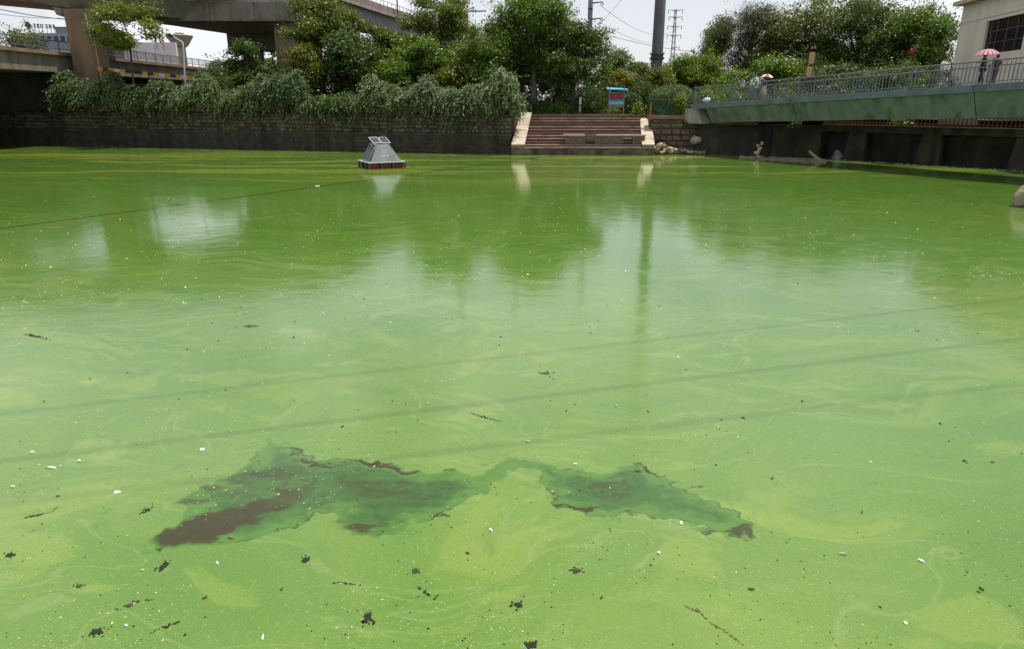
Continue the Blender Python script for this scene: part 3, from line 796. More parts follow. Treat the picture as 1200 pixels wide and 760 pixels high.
# ================================================================== PUMP-HOUSE ON THE RIGHT
def building():
    C0 = Vector((35.8, 60, 0)); D = Vector((-0.165, -0.986, 0)).normalized(); N = Vector((0.986, -0.165, 0)).normalized()   # D along the wall to the right, N into the house
    def hp(u, t, z): p = C0 + D * u + N * t; return Vector((p.x, p.y, z))
    t = thing("cream_building", "cream rendered building with a large steel-framed window behind the footbridge", "building", hp(8, 0, 2.85))
    mw = mat("cream_render", (0.74, 0.66, 0.54), (0.66, 0.58, 0.47), 0.9, 0.6, bump=0.05, stain=(0.4, 0.36, 0.31), stain_amt=0.3)
    u0, u1, z0, z1, L, H = 4.6, 10.3, 7.25, 9.55, 18.0, 11.15
    mb = MB()
    def blk(a, b, ta, tb, za, zb): mb.hexa([hp(a, ta, za), hp(b, ta, za), hp(b, tb, za), hp(a, tb, za)], [hp(a, ta, zb), hp(b, ta, zb), hp(b, tb, zb), hp(a, tb, zb)])
    blk(0, u0, 0, 0.4, 2.3, H); blk(u1, L, 0, 0.4, 2.3, H); blk(u0, u1, 0, 0.4, 2.3, z0); blk(u0, u1, 0, 0.4, z1, H)
    blk(0, 0.4, 0.4, 12, 2.3, H); blk(L - 0.4, L, 0.4, 12, 2.3, H); blk(0, L, 12, 12.4, 2.3, H)
    mb.build("wall", mw, t, world=True)
    mb = MB(); blk(-0.02, L, -0.012, -0.001, 8.62 + 1.15, 8.66 + 1.15); mb.build("groove_shade_strip", mat("cream_shadow_gap", (0.3, 0.27, 0.23), None, 0.9, 2), t, world=True)  # flat dark strip on the wall; a groove's shade given as colour
    mb = MB(); blk(-0.55, L + 0.5, -0.6, 12.9, H + 0.003, H + 0.30); mb.build("roof", mat("ochre_eave", (0.55, 0.42, 0.24), (0.46, 0.35, 0.2), 0.9, 1.0), t, world=True)
    mf = mat("rust_window_frame", (0.13, 0.055, 0.04), (0.08, 0.045, 0.04), 0.7, 4.0)
    mg = mat("dark_glass", (0.012, 0.014, 0.017), (0.02, 0.022, 0.025), 0.12, 1.0, spec=0.5)
    mb = MB(); blk(u0, u1, 0.36, 0.395, z0, z1)
    wd = mb.build("window", mat("dim_interior", (0.02, 0.02, 0.02), None, 0.9, 1), t, world=True)
    nc, nr = 4, 3; pw, ph = (u1 - u0) / nc, (z1 - z0) / nr
    for i in range(nc):
        for j in range(nr):
            mb = MB(); a, b, c, d = u0 + i * pw + 0.03, u0 + (i + 1) * pw - 0.03, z0 + j * ph + 0.03, z0 + (j + 1) * ph - 0.03
            e = 0.01 * ((i * 7 + j * 3) % 5)
            mb.hexa([hp(a, 0.2 + e, c), hp(b, 0.2, c), hp(b, 0.22, c), hp(a, 0.22 + e, c)], [hp(a, 0.2 + e, d), hp(b, 0.2, d), hp(b, 0.22, d), hp(a, 0.22 + e, d)])
            mb.build("pane", mg, wd).location = -t.location
    mb = MB()
    for i in range(nc + 1): blk(u0 + i * pw - 0.035, u0 + i * pw + 0.035, 0.15, 0.26, z0, z1)
    for j in range(nr + 1): blk(u0, u1, 0.153, 0.257, z0 + j * ph - 0.03, z0 + j * ph + 0.03)
    mb.build("glazing_bars", mf, wd).location = -t.location
building()

# ================================================================== ROAD BRIDGE AND FLYOVERS ON THE LEFT
def flyovers():
    # low road bridge running away on the left
    t = thing("road_bridge", "low brown concrete road bridge running away behind the hanging shrubs at the far left", "bridge", (-47, 80, 0))
    def blk(name, m, x0, x1, y0, y1, z0, z1, par=t):
        mb = MB(); mb.hexa([(x0, y0, z0), (x1, y0, z0), (x1, y1, z0), (x0, y1, z0)], [(x0, y0, z1), (x1, y0, z1), (x1, y1, z1), (x0, y1, z1)])
        return mb.build(name, m, par, world=True)
    for a, b in ((34, 52), (52.04, 70.6), (70.64, 92), (92.04, 118)):
        blk("deck_girder", M_CONC, -56.5, -41.8, a, b, 6.50, 7.95)
    blk("edge_beam", M_CONC_RED, -56.9, -41.5, 34, 118, 7.953, 8.25)
    r = link("railing", MB().tube([(-41.7, 34, 9.2), (-41.7, 118, 9.2)], 0.05).tube([(-41.7, 34, 8.5), (-41.7, 118, 8.5)], 0.035).mesh("railing", M_METAL), t); r.location = -t.location
    pm = MB().box((0, 0, 0.48), (0.07, 0.07, 0.95)).mesh("post", M_METAL)
    for k in range(42):
        o = link("post", pm, r); o.location = (-41.7, 34.5 + 2 * k, 8.253)
    mb = MB()
    for k in range(290): mb.box((-41.7, 45 + 0.25 * k, 8.86), (0.03, 0.03, 0.72))
    stuff(mb.build("balusters", M_METAL, r))
    for y in (40, 55, 75, 97):
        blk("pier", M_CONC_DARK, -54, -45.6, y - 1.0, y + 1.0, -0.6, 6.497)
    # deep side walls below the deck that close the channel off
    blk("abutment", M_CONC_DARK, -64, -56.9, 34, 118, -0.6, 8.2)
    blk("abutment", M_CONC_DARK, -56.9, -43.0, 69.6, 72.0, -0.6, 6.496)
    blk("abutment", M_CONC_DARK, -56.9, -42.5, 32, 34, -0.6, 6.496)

    # slim flyover ramp above it
    t = thing("flyover_ramp", "high flyover ramp on a reddish concrete pillar at the top left corner", "flyover", (-39.9, 70, 0))
    # it comes down from the left, passes over the pillar and runs into the wide flyover
    LB = [(-92, 62, 16.0), (-43.3, 67.5, 12.5), (-40.2, 68.4, 12.05), (-36.5, 70.4, 11.8), (-31, 74.8, 11.75)]; LA = [(-92, 70, 16.0), (-46, 75.5, 12.5), (-43.5, 76.4, 12.05), (-40.5, 77.6, 11.8), (-37, 81, 11.75)]
    ins = lambda p, q, k: (p[0] + (q[0] - p[0]) * k, p[1] + (q[1] - p[1]) * k)
    for i in range(4):
        a, b, c, d = LA[i], LB[i], LB[i + 1], LA[i + 1]
        mb = MB(); mb.hexa([(*ins(p, q, 0.12), p[2]) for p, q in ((a, b), (b, a), (c, d), (d, c))], [(p[0], p[1], p[2] + 1.5) for p in (a, b, c, d)])
        mb.build("deck", M_CONC, t, world=True)
        for p, q, r_, s in ((a, b, c, d), (b, a, d, c)):
            mb = MB(); e0, e1 = ins(p, q, 0.04), ins(s, r_, 0.04)
            mb.hexa([(*p[:2], p[2] + 1.503), (*e0, p[2] + 1.503), (*e1, s[2] + 1.503), (*s[:2], s[2] + 1.503)], [(*p[:2], p[2] + 2.5), (*e0, p[2] + 2.5), (*e1, s[2] + 2.5), (*s[:2], s[2] + 2.5)])
            mb.build("parapet", M_CONC_PALE, t, world=True)
    mb = MB(); c = [(-41.1, 69.2), (-39.9, 68.8), (-38.75, 69.2), (-38.65, 71.0), (-41.05, 71.0)]; mb.prism(c, 3.0, 11.96)
    mb.build("pillar", M_CONC_RED, t, world=True)
    mb = MB(); mb.hexa([(-41.6, 68.9, 11.45), (-36.4, 71.4, 11.25), (-37.0, 73.0, 11.25), (-42.2, 71.5, 11.45)], [(-41.9, 68.95, 12.1), (-36.2, 71.6, 11.79), (-37.0, 73.2, 11.79), (-42.5, 71.7, 12.1)])
    mb.build("pier_cap", M_CONC, t, world=True)
    mb = MB(); mb.tube([(-39.0, 68.95, 11.6), (-38.9, 68.9, 9.6)], 0.08); mb.build("drain_pipe", M_CONC_PALE, t, world=True)
    mb = MB(); mb.prism([(-46.6, 84), (-44.9, 84), (-44.9, 86), (-46.6, 86)], 8.253, 11.7); mb.build("pillar", M_CONC_DARK, t, world=True)

    # wide flyover crossing left to right
    t = thing("wide_flyover", "wide dark flyover deck with streaked concrete edge crossing above the left trees", "flyover", (-30, 84, 0))
    def blk2(name, m, x0, x1, y0, y1, z0, z1): return blk(name, m, x0, x1, y0, y1, z0, z1, t)
    for a, b in ((-39.5, -37.1), (-37.05, -30.05), (-30.0, -25.6), (-25.55, -21.4)):
        blk2("edge_beam", M_CONC, a, b, 74.9, 75.6, 11.55, 13.25)
    mb = MB(); mb.prism([(-39.5, 75.603), (-21.4, 75.603), (-21.4, 93), (-34.4, 93), (-37, 81.4)], 11.75, 13.2); mb.build("deck_slab", M_CONC, t, world=True)
    blk2("parapet", M_CONC_PALE, -39.5, -21.4, 75.0, 75.35, 13.253, 14.4)
    blk2("parapet", M_CONC_PALE, -34, -21.4, 92.6, 92.95, 13.203, 14.4)
    blk2("pier_cap", M_CONC, -34.8, -25.5, 91.2, 92.9, 9.9, 11.745)
    mb = MB(); mb.hexa([(-24.3, 76.5, 3), (-22.5, 76.5, 3), (-22.5, 78.3, 3), (-24.3, 78.3, 3)], [(-24.3, 76.5, 11.745), (-22.5, 76.5, 11.745), (-22.5, 78.3, 11.745), (-24.3, 78.3, 11.745)])
    mb.build("pillar", M_CONC_RED, t, world=True)
    mb = MB(); mb.prism([(-33, 91.3), (-31, 91.3), (-31, 92.8), (-33, 92.8)], 3, 9.9); mb.build("pillar", M_CONC, t, world=True)

    # upper ramp bending away behind the trees
    t = thing("upper_ramp", "grey upper flyover ramp with rusty parapet bending away behind the middle trees", "flyover", (-18, 100, 0))
    line = [(-24, 66), (-95, 60), (-42, 69.5), (-29, 73.0), (-22, 76.5), (-20, 91), (-17.5, 104), (-13.8, 121), (-7, 142), (4, 165)]
    wv = Vector((-6.0, 6.5, 0))
    mr = mat("rusty_parapet", (0.33, 0.23, 0.19), (0.22, 0.15, 0.125), 0.9, 1.5, stain=(0.12, 0.09, 0.08), stain_amt=0.6)
    mgir = mat("grey_girder", (0.25, 0.25, 0.245), (0.19, 0.19, 0.185), 0.85, 0.7, stain=(0.12, 0.115, 0.11), stain_amt=0.5)
    def sweep(name, m, o0, o1, z0, z1):
        mb = MB()
        for (a, b) in zip(line[1:-1], line[2:]):
            a, b = Vector((*a, 0)), Vector((*b, 0)); w = wv.normalized()
            mb.hexa([Vector((*(a + w * o0)[:2], z0)), Vector((*(a + w * o1)[:2], z0)), Vector((*(b + w * o1)[:2], z0)), Vector((*(b + w * o0)[:2], z0))][::-1],
                    [Vector((*(a + w * o0)[:2], z1)), Vector((*(a + w * o1)[:2], z1)), Vector((*(b + w * o1)[:2], z1)), Vector((*(b + w * o0)[:2], z1))][::-1])
        return mb.build(name, m, t, world=True)
    sweep("girder", mgir, 0.9, 7.6, 13.55, 15.3)
    sweep("deck_edge", M_CONC_PALE, 0.0, 8.6, 15.303, 15.62)
    sweep("parapet", mr, 0.1, 0.35, 15.623, 16.45); sweep("parapet", mr, 8.2, 8.45, 15.623, 16.45)
    for (x, y) in ((-22.3, 105.5), (-10.5, 145)):
        mb = MB(); mb.lathe([(0.9, 3), (0.9, 13.5)], (x, y, 0), 12); mb.build("pillar", M_CONC, t, world=True)
    mb = MB(); w = wv.normalized()
    for a, b in zip(line[1:-1], line[2:]):
        a, b = Vector((*a, 0)), Vector((*b, 0)); L = (b - a).length; k = 0.0
        while k < L:
            p = a + (b - a) * (k / L) + w * 0.22; mb.box((p.x, p.y, 16.75), (0.06, 0.06, 0.6)); k += 1.5
        p, q = a + w * 0.22, b + w * 0.22
        mb.tube([(p.x, p.y, 17.02), (q.x, q.y, 17.02)], 0.04, 5)
    mb.build("hand_rail", M_STEEL, t, world=True)
flyovers()

# ================================================================== PLANTS
def leaf_object(name, C, D, N, L, Wd, tint, m, parent):
    n = len(C)
    D = D / np.linalg.norm(D, axis=1, keepdims=True)
    S = np.cross(D, N); S /= np.linalg.norm(S, axis=1, keepdims=True) + 1e-9
    U = np.cross(S, D)
    L = L[:, None]; Wd = Wd[:, None]
    V = np.stack([C - D * L * 0.5, C + S * Wd * 0.5 + U * Wd * 0.12 - D * L * 0.05, C + D * L * 0.5 - U * L * 0.08, C - S * Wd * 0.5 + U * Wd * 0.12 - D * L * 0.05], 1).reshape(-1, 3)
    me = bpy.data.meshes.new(name)
    me.vertices.add(4 * n); me.vertices.foreach_set("co", V.astype(np.float32).ravel())
    me.loops.add(4 * n); me.loops.foreach_set("vertex_index", np.arange(4 * n, dtype=np.int32))
    me.polygons.add(n); me.polygons.foreach_set("loop_start", np.arange(0, 4 * n, 4, dtype=np.int32))
    me.update()
    a = me.attributes.new("tint", 'FLOAT', 'POINT')
    a.data.foreach_set("value", np.repeat(np.clip(tint, 0, 1), 4).astype(np.float32))
    me.materials.append(m)
    return link(name, me, parent)

def unit(rng, n):
    v = rng.normal(size=(n, 3)); return v / np.linalg.norm(v, axis=1, keepdims=True)

LM = {
    "fresh": leaf_mat("fresh_leaf", (0.060, 0.118, 0.015), (0.180, 0.280, 0.040)),
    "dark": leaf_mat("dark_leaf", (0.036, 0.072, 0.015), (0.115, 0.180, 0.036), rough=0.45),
    "olive": leaf_mat("olive_leaf", (0.066, 0.100, 0.014), (0.200, 0.250, 0.040)),
    "bright": leaf_mat("bright_leaf", (0.085, 0.155, 0.011), (0.190, 0.290, 0.028)),
    "silver": leaf_mat("silver_leaf", (0.042, 0.082, 0.022), (0.190, 0.255, 0.100), rough=0.5, trans=0.18),
    "trailing": leaf_mat("trailing_leaf", (0.040, 0.082, 0.020), (0.165, 0.230, 0.080), rough=0.5, trans=0.2),
    "autumn": leaf_mat("reddening_leaf", (0.080, 0.112, 0.015), (0.205, 0.225, 0.032), (0.28, 0.12, 0.035)),
    "willow": leaf_mat("willow_leaf", (0.090, 0.135, 0.036), (0.185, 0.235, 0.066)),
    "purple": leaf_mat("purple_leaf", (0.046, 0.056, 0.022), (0.115, 0.120, 0.048)),
}
M_BARK = mat("bark", (0.085, 0.065, 0.045), (0.045, 0.035, 0.026), 0.95, 6.0, stretch=(1, 1, 0.25), bump=0.4)
M_PALEBARK = mat("pale_bark", (0.22, 0.20, 0.17), (0.11, 0.10, 0.085), 0.95, 5.0, stretch=(1, 1, 0.3), bump=0.3)

def tree(name, label, base, top_z, rx, leaf, n_leaves, seed, crown_lo=0.35, leaf_len=0.19, lobes=14, trunk_r=None, ry=None,
         group=None, bark=None, droop=0.0, lean=(0, 0), sparse=0.0, cat="tree", lobe_k=(0.20, 0.42), tint_bias=0.0):
    """tapered trunk, limbs out to each leaf mass, crown of twig clusters with gaps between them"""
    rng = np.random.default_rng(seed); base = Vector(base)
    H = top_z - base.z; ry = ry or rx
    zc = base.z + H * (crown_lo + 1.06) / 2; rz = H * (1.06 - crown_lo) / 2
    lobes = int(lobes * 1.35)
    c = np.array([base.x + lean[0], base.y + lean[1], zc])
    t = thing(name, label, cat, base, group=group)
    # leaf masses
    lc, lr = [], []
    tries = 0
    while len(lc) < lobes and tries < 4000:
        tries += 1
        p = rng.uniform(-1, 1, 3)
        if np.linalg.norm(p) > 1: continue
        k = rng.uniform(*lobe_k)
        q = p * (1 - k * 0.8)
        if lc and min(np.linalg.norm((q - a)) for a in lc) < 0.20: continue
        lc.append(q); lr.append(k)
    lc = np.array(lc); lr = np.array(lr)
    R3 = np.array([rx, ry, rz])
    # twigs
    n_leaves = int(min(26000, max(n_leaves * 0.9, 4.6 * math.pi * rx * rz / (0.24 * leaf_len * leaf_len))) * (1 - 0.45 * min(1, sparse)))
    per = 14
    nt = n_leaves // per
    w = lr ** 2; w /= w.sum()
    li = rng.choice(len(lc), nt, p=w)
    u = unit(rng, nt); u[:, 2] = np.where(u[:, 2] < -0.35, -u[:, 2] * 0.6, u[:, 2])
    rad = rng.random(nt) ** 0.42
    tc = c + (lc[li] + u * (lr[li] * rad * (1 + sparse * rng.normal(0, 0.35, nt)))[:, None]) * R3
    # a few stray twigs beyond the outline
    st = rng.random(nt) < 0.14
    tc[st] += (u[st] * rng.uniform(0.2, 1.0, (st.sum(), 1)) + np.array([0, 0, 0.25])) * min(rx, rz) * 0.26
    ttint = rng.random(nt) * 0.5 + 0.25 * rng.random(len(lc))[li]
    sig = 0.16 + 0.03 * min(rx, 6)
    off = rng.normal(0, 1, (nt, per, 3)) * np.array([sig, sig, sig * 0.6])
    C = (tc[:, None, :] + off).reshape(-1, 3)
    out = np.repeat(u, per, 0)
    D = out * 0.7 + unit(rng, len(C)) * 0.9; D[:, 2] -= 0.25 + droop
    N = out * 0.5 + unit(rng, len(C)) * 0.65; N[:, 2] += 0.65
    if droop > 0.5:
        C[:, 2] -= rng.random(len(C)) ** 2 * droop * 0.7
    L = 1.2 * leaf_len * rng.uniform(0.65, 1.35, len(C)); Wd = L * (rng.uniform(0.42, 0.62, len(C)) if droop < 0.5 else rng.uniform(0.2, 0.3, len(C)))
    tint = np.repeat(ttint, per) + rng.normal(0, 0.16, len(C)) + tint_bias
    b0 = np.array(base)
    leaf_object("crown", C - b0, D, N, L, Wd, tint, LM[leaf], t)
    # wood
    mb = MB(); tr = trunk_r or 0.035 * H
    fork = Vector((lean[0] * 0.5, lean[1] * 0.5, H * max(0.22, crown_lo + 0.06)))
    topw = Vector((lean[0], lean[1], H * 0.86))
    mid = fork * 0.5 + Vector((rng.normal(0, 0.05) * H * 0.3, 0, 0))
    mb.tube([(0, 0, -0.3), (0, 0, 0.0), mid, fork, fork.lerp(topw, 0.5), topw], [tr * 1.35, tr * 1.15, tr * 0.95, tr * 0.8, tr * 0.45, tr * 0.12], 8)
    for i in range(len(lc)):
        e = Vector(c + lc[i] * R3 * 0.92) - base
        s = fork.lerp(topw, float(np.clip((e.z - fork.z) / max(0.1, topw.z - fork.z) * 0.6, 0.0, 0.85)))
        m_ = s.lerp(e, 0.5) + Vector((rng.normal(0, 0.12), rng.normal(0, 0.12), -0.12 * (e - s).length))
        mb.tube([s, m_, e], [tr * 0.38, tr * 0.24, tr * 0.06], 5)
        for _ in range(2):
            q = e + Vector(unit(rng, 1)[0]) * lr[i] * rx * 0.7
            mb.tube([m_.lerp(e, 0.4), q], [tr * 0.16, tr * 0.04], 4)
    mb.build("trunk", bark or M_BARK, t, smooth=True)
    return t

def shrub(name, label, base, rx, ry, h, leaf, n_leaves, seed, leaf_len=0.14, ball=False, group=None, cat="shrub", tint_bias=0.0):
    rng = np.random.default_rng(seed); base = Vector(base)
    t = thing(name, label, cat, base, group=group)
    per = 10; nt = n_leaves // per
    u = unit(rng, nt)
    if ball:
        rad = 1 - np.abs(rng.normal(0, 0.035, nt)); R3 = np.array([rx, ry, h / 2]); c = np.array([0, 0, h / 2])
        tc = c + u * rad[:, None] * R3
        sig = 0.07
    else:
        u[:, 2] = np.abs(u[:, 2]) if h < rx * 2 else u[:, 2]
        ang = np.arctan2(u[:, 1], u[:, 0])
        lump = 1 + 0.18 * np.sin(ang * 3 + seed) + 0.15 * np.sin(ang * 5 + u[:, 2] * 6 + seed * 2)
        rad = rng.random(nt) ** 0.38 * lump
        c = np.array([0, 0, 0.05 * h]) if h < rx * 2 else np.array([0, 0, h / 2])
        tc = c + u * rad[:, None] * np.array([rx, ry, h * 0.95 if h < rx * 2 else h / 2])
        sig = 0.14
    off = rng.normal(0, sig, (nt, per, 3))
    C = (tc[:, None, :] + off).reshape(-1, 3); C[:, 2] = np.maximum(C[:, 2], 0.02)
    out = np.repeat(u, per, 0)
    D = out * 0.8 + unit(rng, len(C)) * 0.8; N = out * 0.7 + unit(rng, len(C)) * 0.6; N[:, 2] += 0.5
    L = leaf_len * rng.uniform(0.6, 1.35, len(C)); Wd = L * rng.uniform(0.45, 0.65, len(C))
    tint = np.repeat(rng.random(nt) * 0.7, per) + rng.normal(0.1, 0.15, len(C)) + tint_bias
    leaf_object("foliage", C, D, N, L, Wd, tint, LM[leaf], t)
    mb = MB()
    for k in range(7):
        e = Vector((rng.normal(0, 0.35) * rx, rng.normal(0, 0.35) * ry, h * rng.uniform(0.5, 0.8)))
        mb.tube([(rng.normal(0, 0.05), rng.normal(0, 0.05), -0.1), e * 0.5 + Vector((0, 0, 0.1)), e], [0.05, 0.035, 0.012], 5)
    mb.build("stems", M_BARK, t)
    return t

def hanging_shrub(label, u0, half, h, drop, n_sprays, seed, out=0.9, leaf="silver", group="shrubs hanging over the stone wall", tint_bias=0.0):
    """arching sprays that spring from the wall top and droop over the face towards the water"""
    rng = np.random.default_rng(seed)
    base = wall_pt(u0, -0.35, 2.92)
    t = thing("hanging_shrub", label, "shrub", base, group=group)
    per = 20; n_sprays = int(n_sprays * 1.9); half *= 1.04
    a = rng.uniform(-1, 1, n_sprays)
    prof = (np.sqrt(np.clip(1 - a * a, 0, 1)) * 0.72 + 0.28) * (1 + 0.16 * np.sin(a * 4 + seed) + 0.10 * np.sin(a * 9 + seed * 3))                 # mound outline
    back = rng.uniform(-1.0, 0.6, n_sprays)
    o3 = np.array(WN); e3 = np.array(WE)
    st = a[:, None] * half * e3 + back[:, None] * o3
    st[:, 2] = h * prof * (0.22 + 0.78 * rng.random(n_sprays) ** 0.55) * (1 - 0.25 * np.clip(back, 0, 1))
    dirh = o3 * rng.uniform(0.25, 1.7, (n_sprays, 1)) + e3 * rng.normal(0, 0.5, (n_sprays, 1))
    ln = rng.uniform(0.7, 1.5, n_sprays)
    up = rng.uniform(0.2, 0.9, n_sprays)
    hang = rng.uniform(0.4, 1.25, n_sprays)
    tt = np.linspace(0.1, 1.0, per)
    P = st[:, None, :] + dirh[:, None, :] * (tt[None, :, None] * ln[:, None, None] * out * 0.8)
    P[:, :, 2] += up[:, None] * tt * ln[:, None] * 0.9 - hang[:, None] * tt ** 2 * ln[:, None]
    T = np.gradient(P, axis=1)
    P = P + rng.normal(0, 0.055, P.shape)
    # long trailing strands down the wall
    k = rng.random(n_sprays) < 0.17
    P[k, :, 2] -= (tt ** 1.5)[None, :] * drop * rng.uniform(0.4, 1.0, (k.sum(), 1))
    C = P.reshape(-1, 3)
    keep = C[:, 2] > -drop - 0.3
    D = T.reshape(-1, 3) / 0.05 + unit(rng, len(C)) * 0.9
    N = unit(rng, len(C)) * 0.6 + o3 * 0.3; N[:, 2] += 0.7
    L = 0.19 * rng.uniform(0.6, 1.3, len(C)); Wd = L * rng.uniform(0.34, 0.5, len(C))
    tint = np.repeat(rng.random(n_sprays) * 0.6, per) + 0.25 * np.tile(tt, n_sprays) + rng.normal(0.05, 0.14, len(C)) + tint_bias
    leaf_object("foliage", C[keep], D[keep], N[keep], L[keep], Wd[keep], tint[keep], LM[leaf], t)
    mb = MB()
    for i in range(0, n_sprays, 9):
        b = Vector((st[i][0] * 0.6, st[i][1] * 0.6, 0))
        mb.tube([b, Vector(st[i]), Vector(P[i, per // 2])], [0.03, 0.018, 0.006], 4)
    mb.build("stems", M_BARK, t)
    return t

def u_of_px(px, py=130):
    """place along the left wall seen at this picture column"""
    d = ray(px, py); k = (W0.dot(WN)) / (d.x * WN.x + d.y * WN.y)
    return (Vector((d.x * k, d.y * k, 0)) - W0).dot(WE)

def ground_at(px, Y):
    X = (px - 600.0) / ray(600, 100).y * Y
    q = Vector((X, Y, 0)) - W0
    u, v = q.dot(WE), -q.dot(WN)
    z = bank_z(u, v) if (u > 0 and v > 0.3) else 2.87
    return Vector((X, Y, z))

def plants():
    # ---- shrubs hanging over the wall, left to right
    HS = [(92, 2.5, 3.2, 0.6, 470, "grey-green hanging shrub nearest the road bridge, its left end drooping over dark water"),
          (138, 2.3, 3.0, 0.9, 400, "grey-green hanging shrub below the start of the striped barrier"),
          (188, 2.6, 2.4, 1.3, 420, "grey-green hanging shrub below the right half of the striped barrier"),
          (238, 2.1, 2.9, 0.8, 360, "grey-green hanging shrub just right of the white street lamp"),
          (284, 2.2, 2.0, 1.5, 330, "grey-green hanging shrub below the round dark evergreen"),
          (330, 2.4, 3.3, 1.0, 460, "tall grey-green hanging shrub below the right flyover pillar"),
          (446, 1.6, 2.7, 0.7, 300, "small pale hanging shrub above the floating solar platform"),
          (505, 2.2, 2.4, 1.1, 400, "silvery hanging shrub between the small pale one and the rightmost one"),
          (556, 1.7, 2.0, 1.5, 300, "silvery hanging shrub second from the steps"),
          (594, 1.6, 2.9, 0.9, 400, "silvery rounded hanging shrub right beside the steps")]
    for i, (px, half, h, drop, ns, lab) in enumerate(HS):
        hanging_shrub(lab, max(1.0, u_of_px(px)), half, h, drop, ns, 100 + i, tint_bias=0.14 * math.sin(i * 2.3), leaf="trailing" if i < 6 else "silver")
    hanging_shrub("dark green hanging shrub in the gap below the middle trees", u_of_px(392), 2.2, 1.5, 1.5, 330, 130, leaf="dark")
    # ---- left bank trees
    T = lambda n, lab, px, Y, top, wpx, leaf, nl, sd, **k: tree(n, lab, ground_at(px, Y), at(px, top, Y).z, 1.18 * wpx / 2 * Y / ray(px, 60).y, leaf, nl, sd, **k)
    T("slender_tree", "slender young tree with yellow-green crown leaning before the reddish pillar", 163, 65.5, 4, 84, "olive", 4200, 1, crown_lo=0.56, leaf_len=0.2, lobes=13, trunk_r=0.10, lean=(-0.5, 0), sparse=1.6, tint_bias=0.25, lobe_k=(0.12, 0.24))
    T("round_evergreen", "round dark evergreen tree standing behind the hanging shrubs left of the flyover pillar", 290, 66, 50, 48, "dark", 6000, 2, crown_lo=0.1, leaf_len=0.2, lobes=12)
    T("broadleaf_tree", "tall olive-green tree in front of the right flyover pillar's right side", 378, 68, -4, 84, "olive", 9000, 3, crown_lo=0.3, leaf_len=0.2, lobes=16)
    T("broadleaf_tree", "dense dark tree with glossy leaves below the upper ramp", 412, 64.5, 40, 78, "dark", 11000, 4, crown_lo=0.05, leaf_len=0.22, lobes=15)
    T("broadleaf_tree", "low yellow-green tree right of the flyover pillar's foot", 362, 64, 52, 46, "autumn", 5000, 5, crown_lo=0.1, leaf_len=0.19, lobes=12, tint_bias=-0.05)
    T("broadleaf_tree", "olive tree between the upper ramp and the bright green tree", 448, 70, 28, 66, "olive", 8000, 6, crown_lo=0.15, leaf_len=0.2)
    T("broadleaf_tree", "bright mid-green tree in front of the thin tree with bare stem", 488, 63.5, 44, 84, "fresh", 12000, 7, crown_lo=0.05, leaf_len=0.2, lobes=18, tint_bias=0.1)
    T("open_crowned_tree", "tall open-crowned tree with forked bare stem against the sky", 517, 67, -6, 92, "olive", 5200, 8, crown_lo=0.48, leaf_len=0.18, lobes=18, trunk_r=0.14, sparse=0.6, lobe_k=(0.16, 0.30))
    T("broadleaf_tree", "yellowish low tree at the right foot of the open-crowned tree", 540, 62, 66, 56, "autumn", 6000, 9, crown_lo=0.05, leaf_len=0.18, lobes=13, tint_bias=-0.1)
    T("broadleaf_tree", "mid-green tree below the green road sign", 563, 63, 30, 70, "fresh", 9000, 10, crown_lo=0.1, leaf_len=0.19, lobes=16)
    T("broadleaf_tree", "tallest tree of the bank rising straight behind the steps", 625, 64.5, -6, 98, "fresh", 15000, 11, crown_lo=0.22, leaf_len=0.18, lobes=22, bark=M_PALEBARK, tint_bias=-0.1)
    T("broadleaf_tree", "big dark tree behind the right half of the steps", 672, 63.5, 26, 82, "dark", 13000, 12, crown_lo=0.22, leaf_len=0.18, lobes=19, tint_bias=0.1)
    T("broadleaf_tree", "wide olive tree rising between the tallest tree and the steel pole with two arms", 655, 68, 12, 80, "olive", 9000, 13, crown_lo=0.2, leaf_len=0.18, lobes=16)
    T("broadleaf_tree", "dark tree behind the silvery shrub beside the steps", 592, 66, 22, 72, "dark", 9000, 14, crown_lo=0.05, leaf_len=0.18, lobes=15, tint_bias=0.1)
    # ---- right of the steps
    T("broadleaf_tree", "feathery pale tree rising at the left foot of the thick steel pole", 722, 80, 58, 36, "willow", 4000, 15, crown_lo=0.2, leaf_len=0.18, lobes=12, sparse=0.4)
    T("ornamental_tree", "reddish-tinged tree behind the blue-roofed notice board", 733, 70, 82, 44, "autumn", 5500, 16, crown_lo=0.1, leaf_len=0.18, lobes=12, tint_bias=0.22)
    T("ornamental_tree", "yellow-green tree at the foot of the thick steel pole", 764, 68, 74, 46, "autumn", 5500, 17, crown_lo=0.1, leaf_len=0.18, lobes=12, tint_bias=-0.02)
    T("broadleaf_tree", "low green tree between the notice board and the tall dark tree behind it", 706, 72, 76, 36, "fresh", 4500, 18, crown_lo=0.05, leaf_len=0.18, lobes=10)
    T("broadleaf_tree", "bright green rounded tree above the round flowering bush", 813, 72, 65, 66, "bright", 8500, 19, crown_lo=0.1, leaf_len=0.18, lobes=15)
    T("broadleaf_tree", "pale bright green tree behind the near end of the bridge railing", 858, 70, 82, 50, "bright", 6000, 20, crown_lo=0.05, leaf_len=0.18, lobes=12, tint_bias=0.1)
    T("willow_tree", "pale drooping willow at the left edge of the tall dark trees", 838, 84, 18, 38, "willow", 6000, 21, crown_lo=0.35, leaf_len=0.24, lobes=11, droop=1.6)
    T("tall_tree", "tall purple-brown tree right of the pale willow", 876, 80, 0, 84, "purple", 10000, 22, crown_lo=0.2, leaf_len=0.2, lobes=17, droop=0.6)
    T("tall_tree", "tall olive-green tree behind the yellow sign", 936, 78, -10, 122, "olive", 14000, 23, crown_lo=0.12, leaf_len=0.2, lobes=20, tint_bias=-0.05)
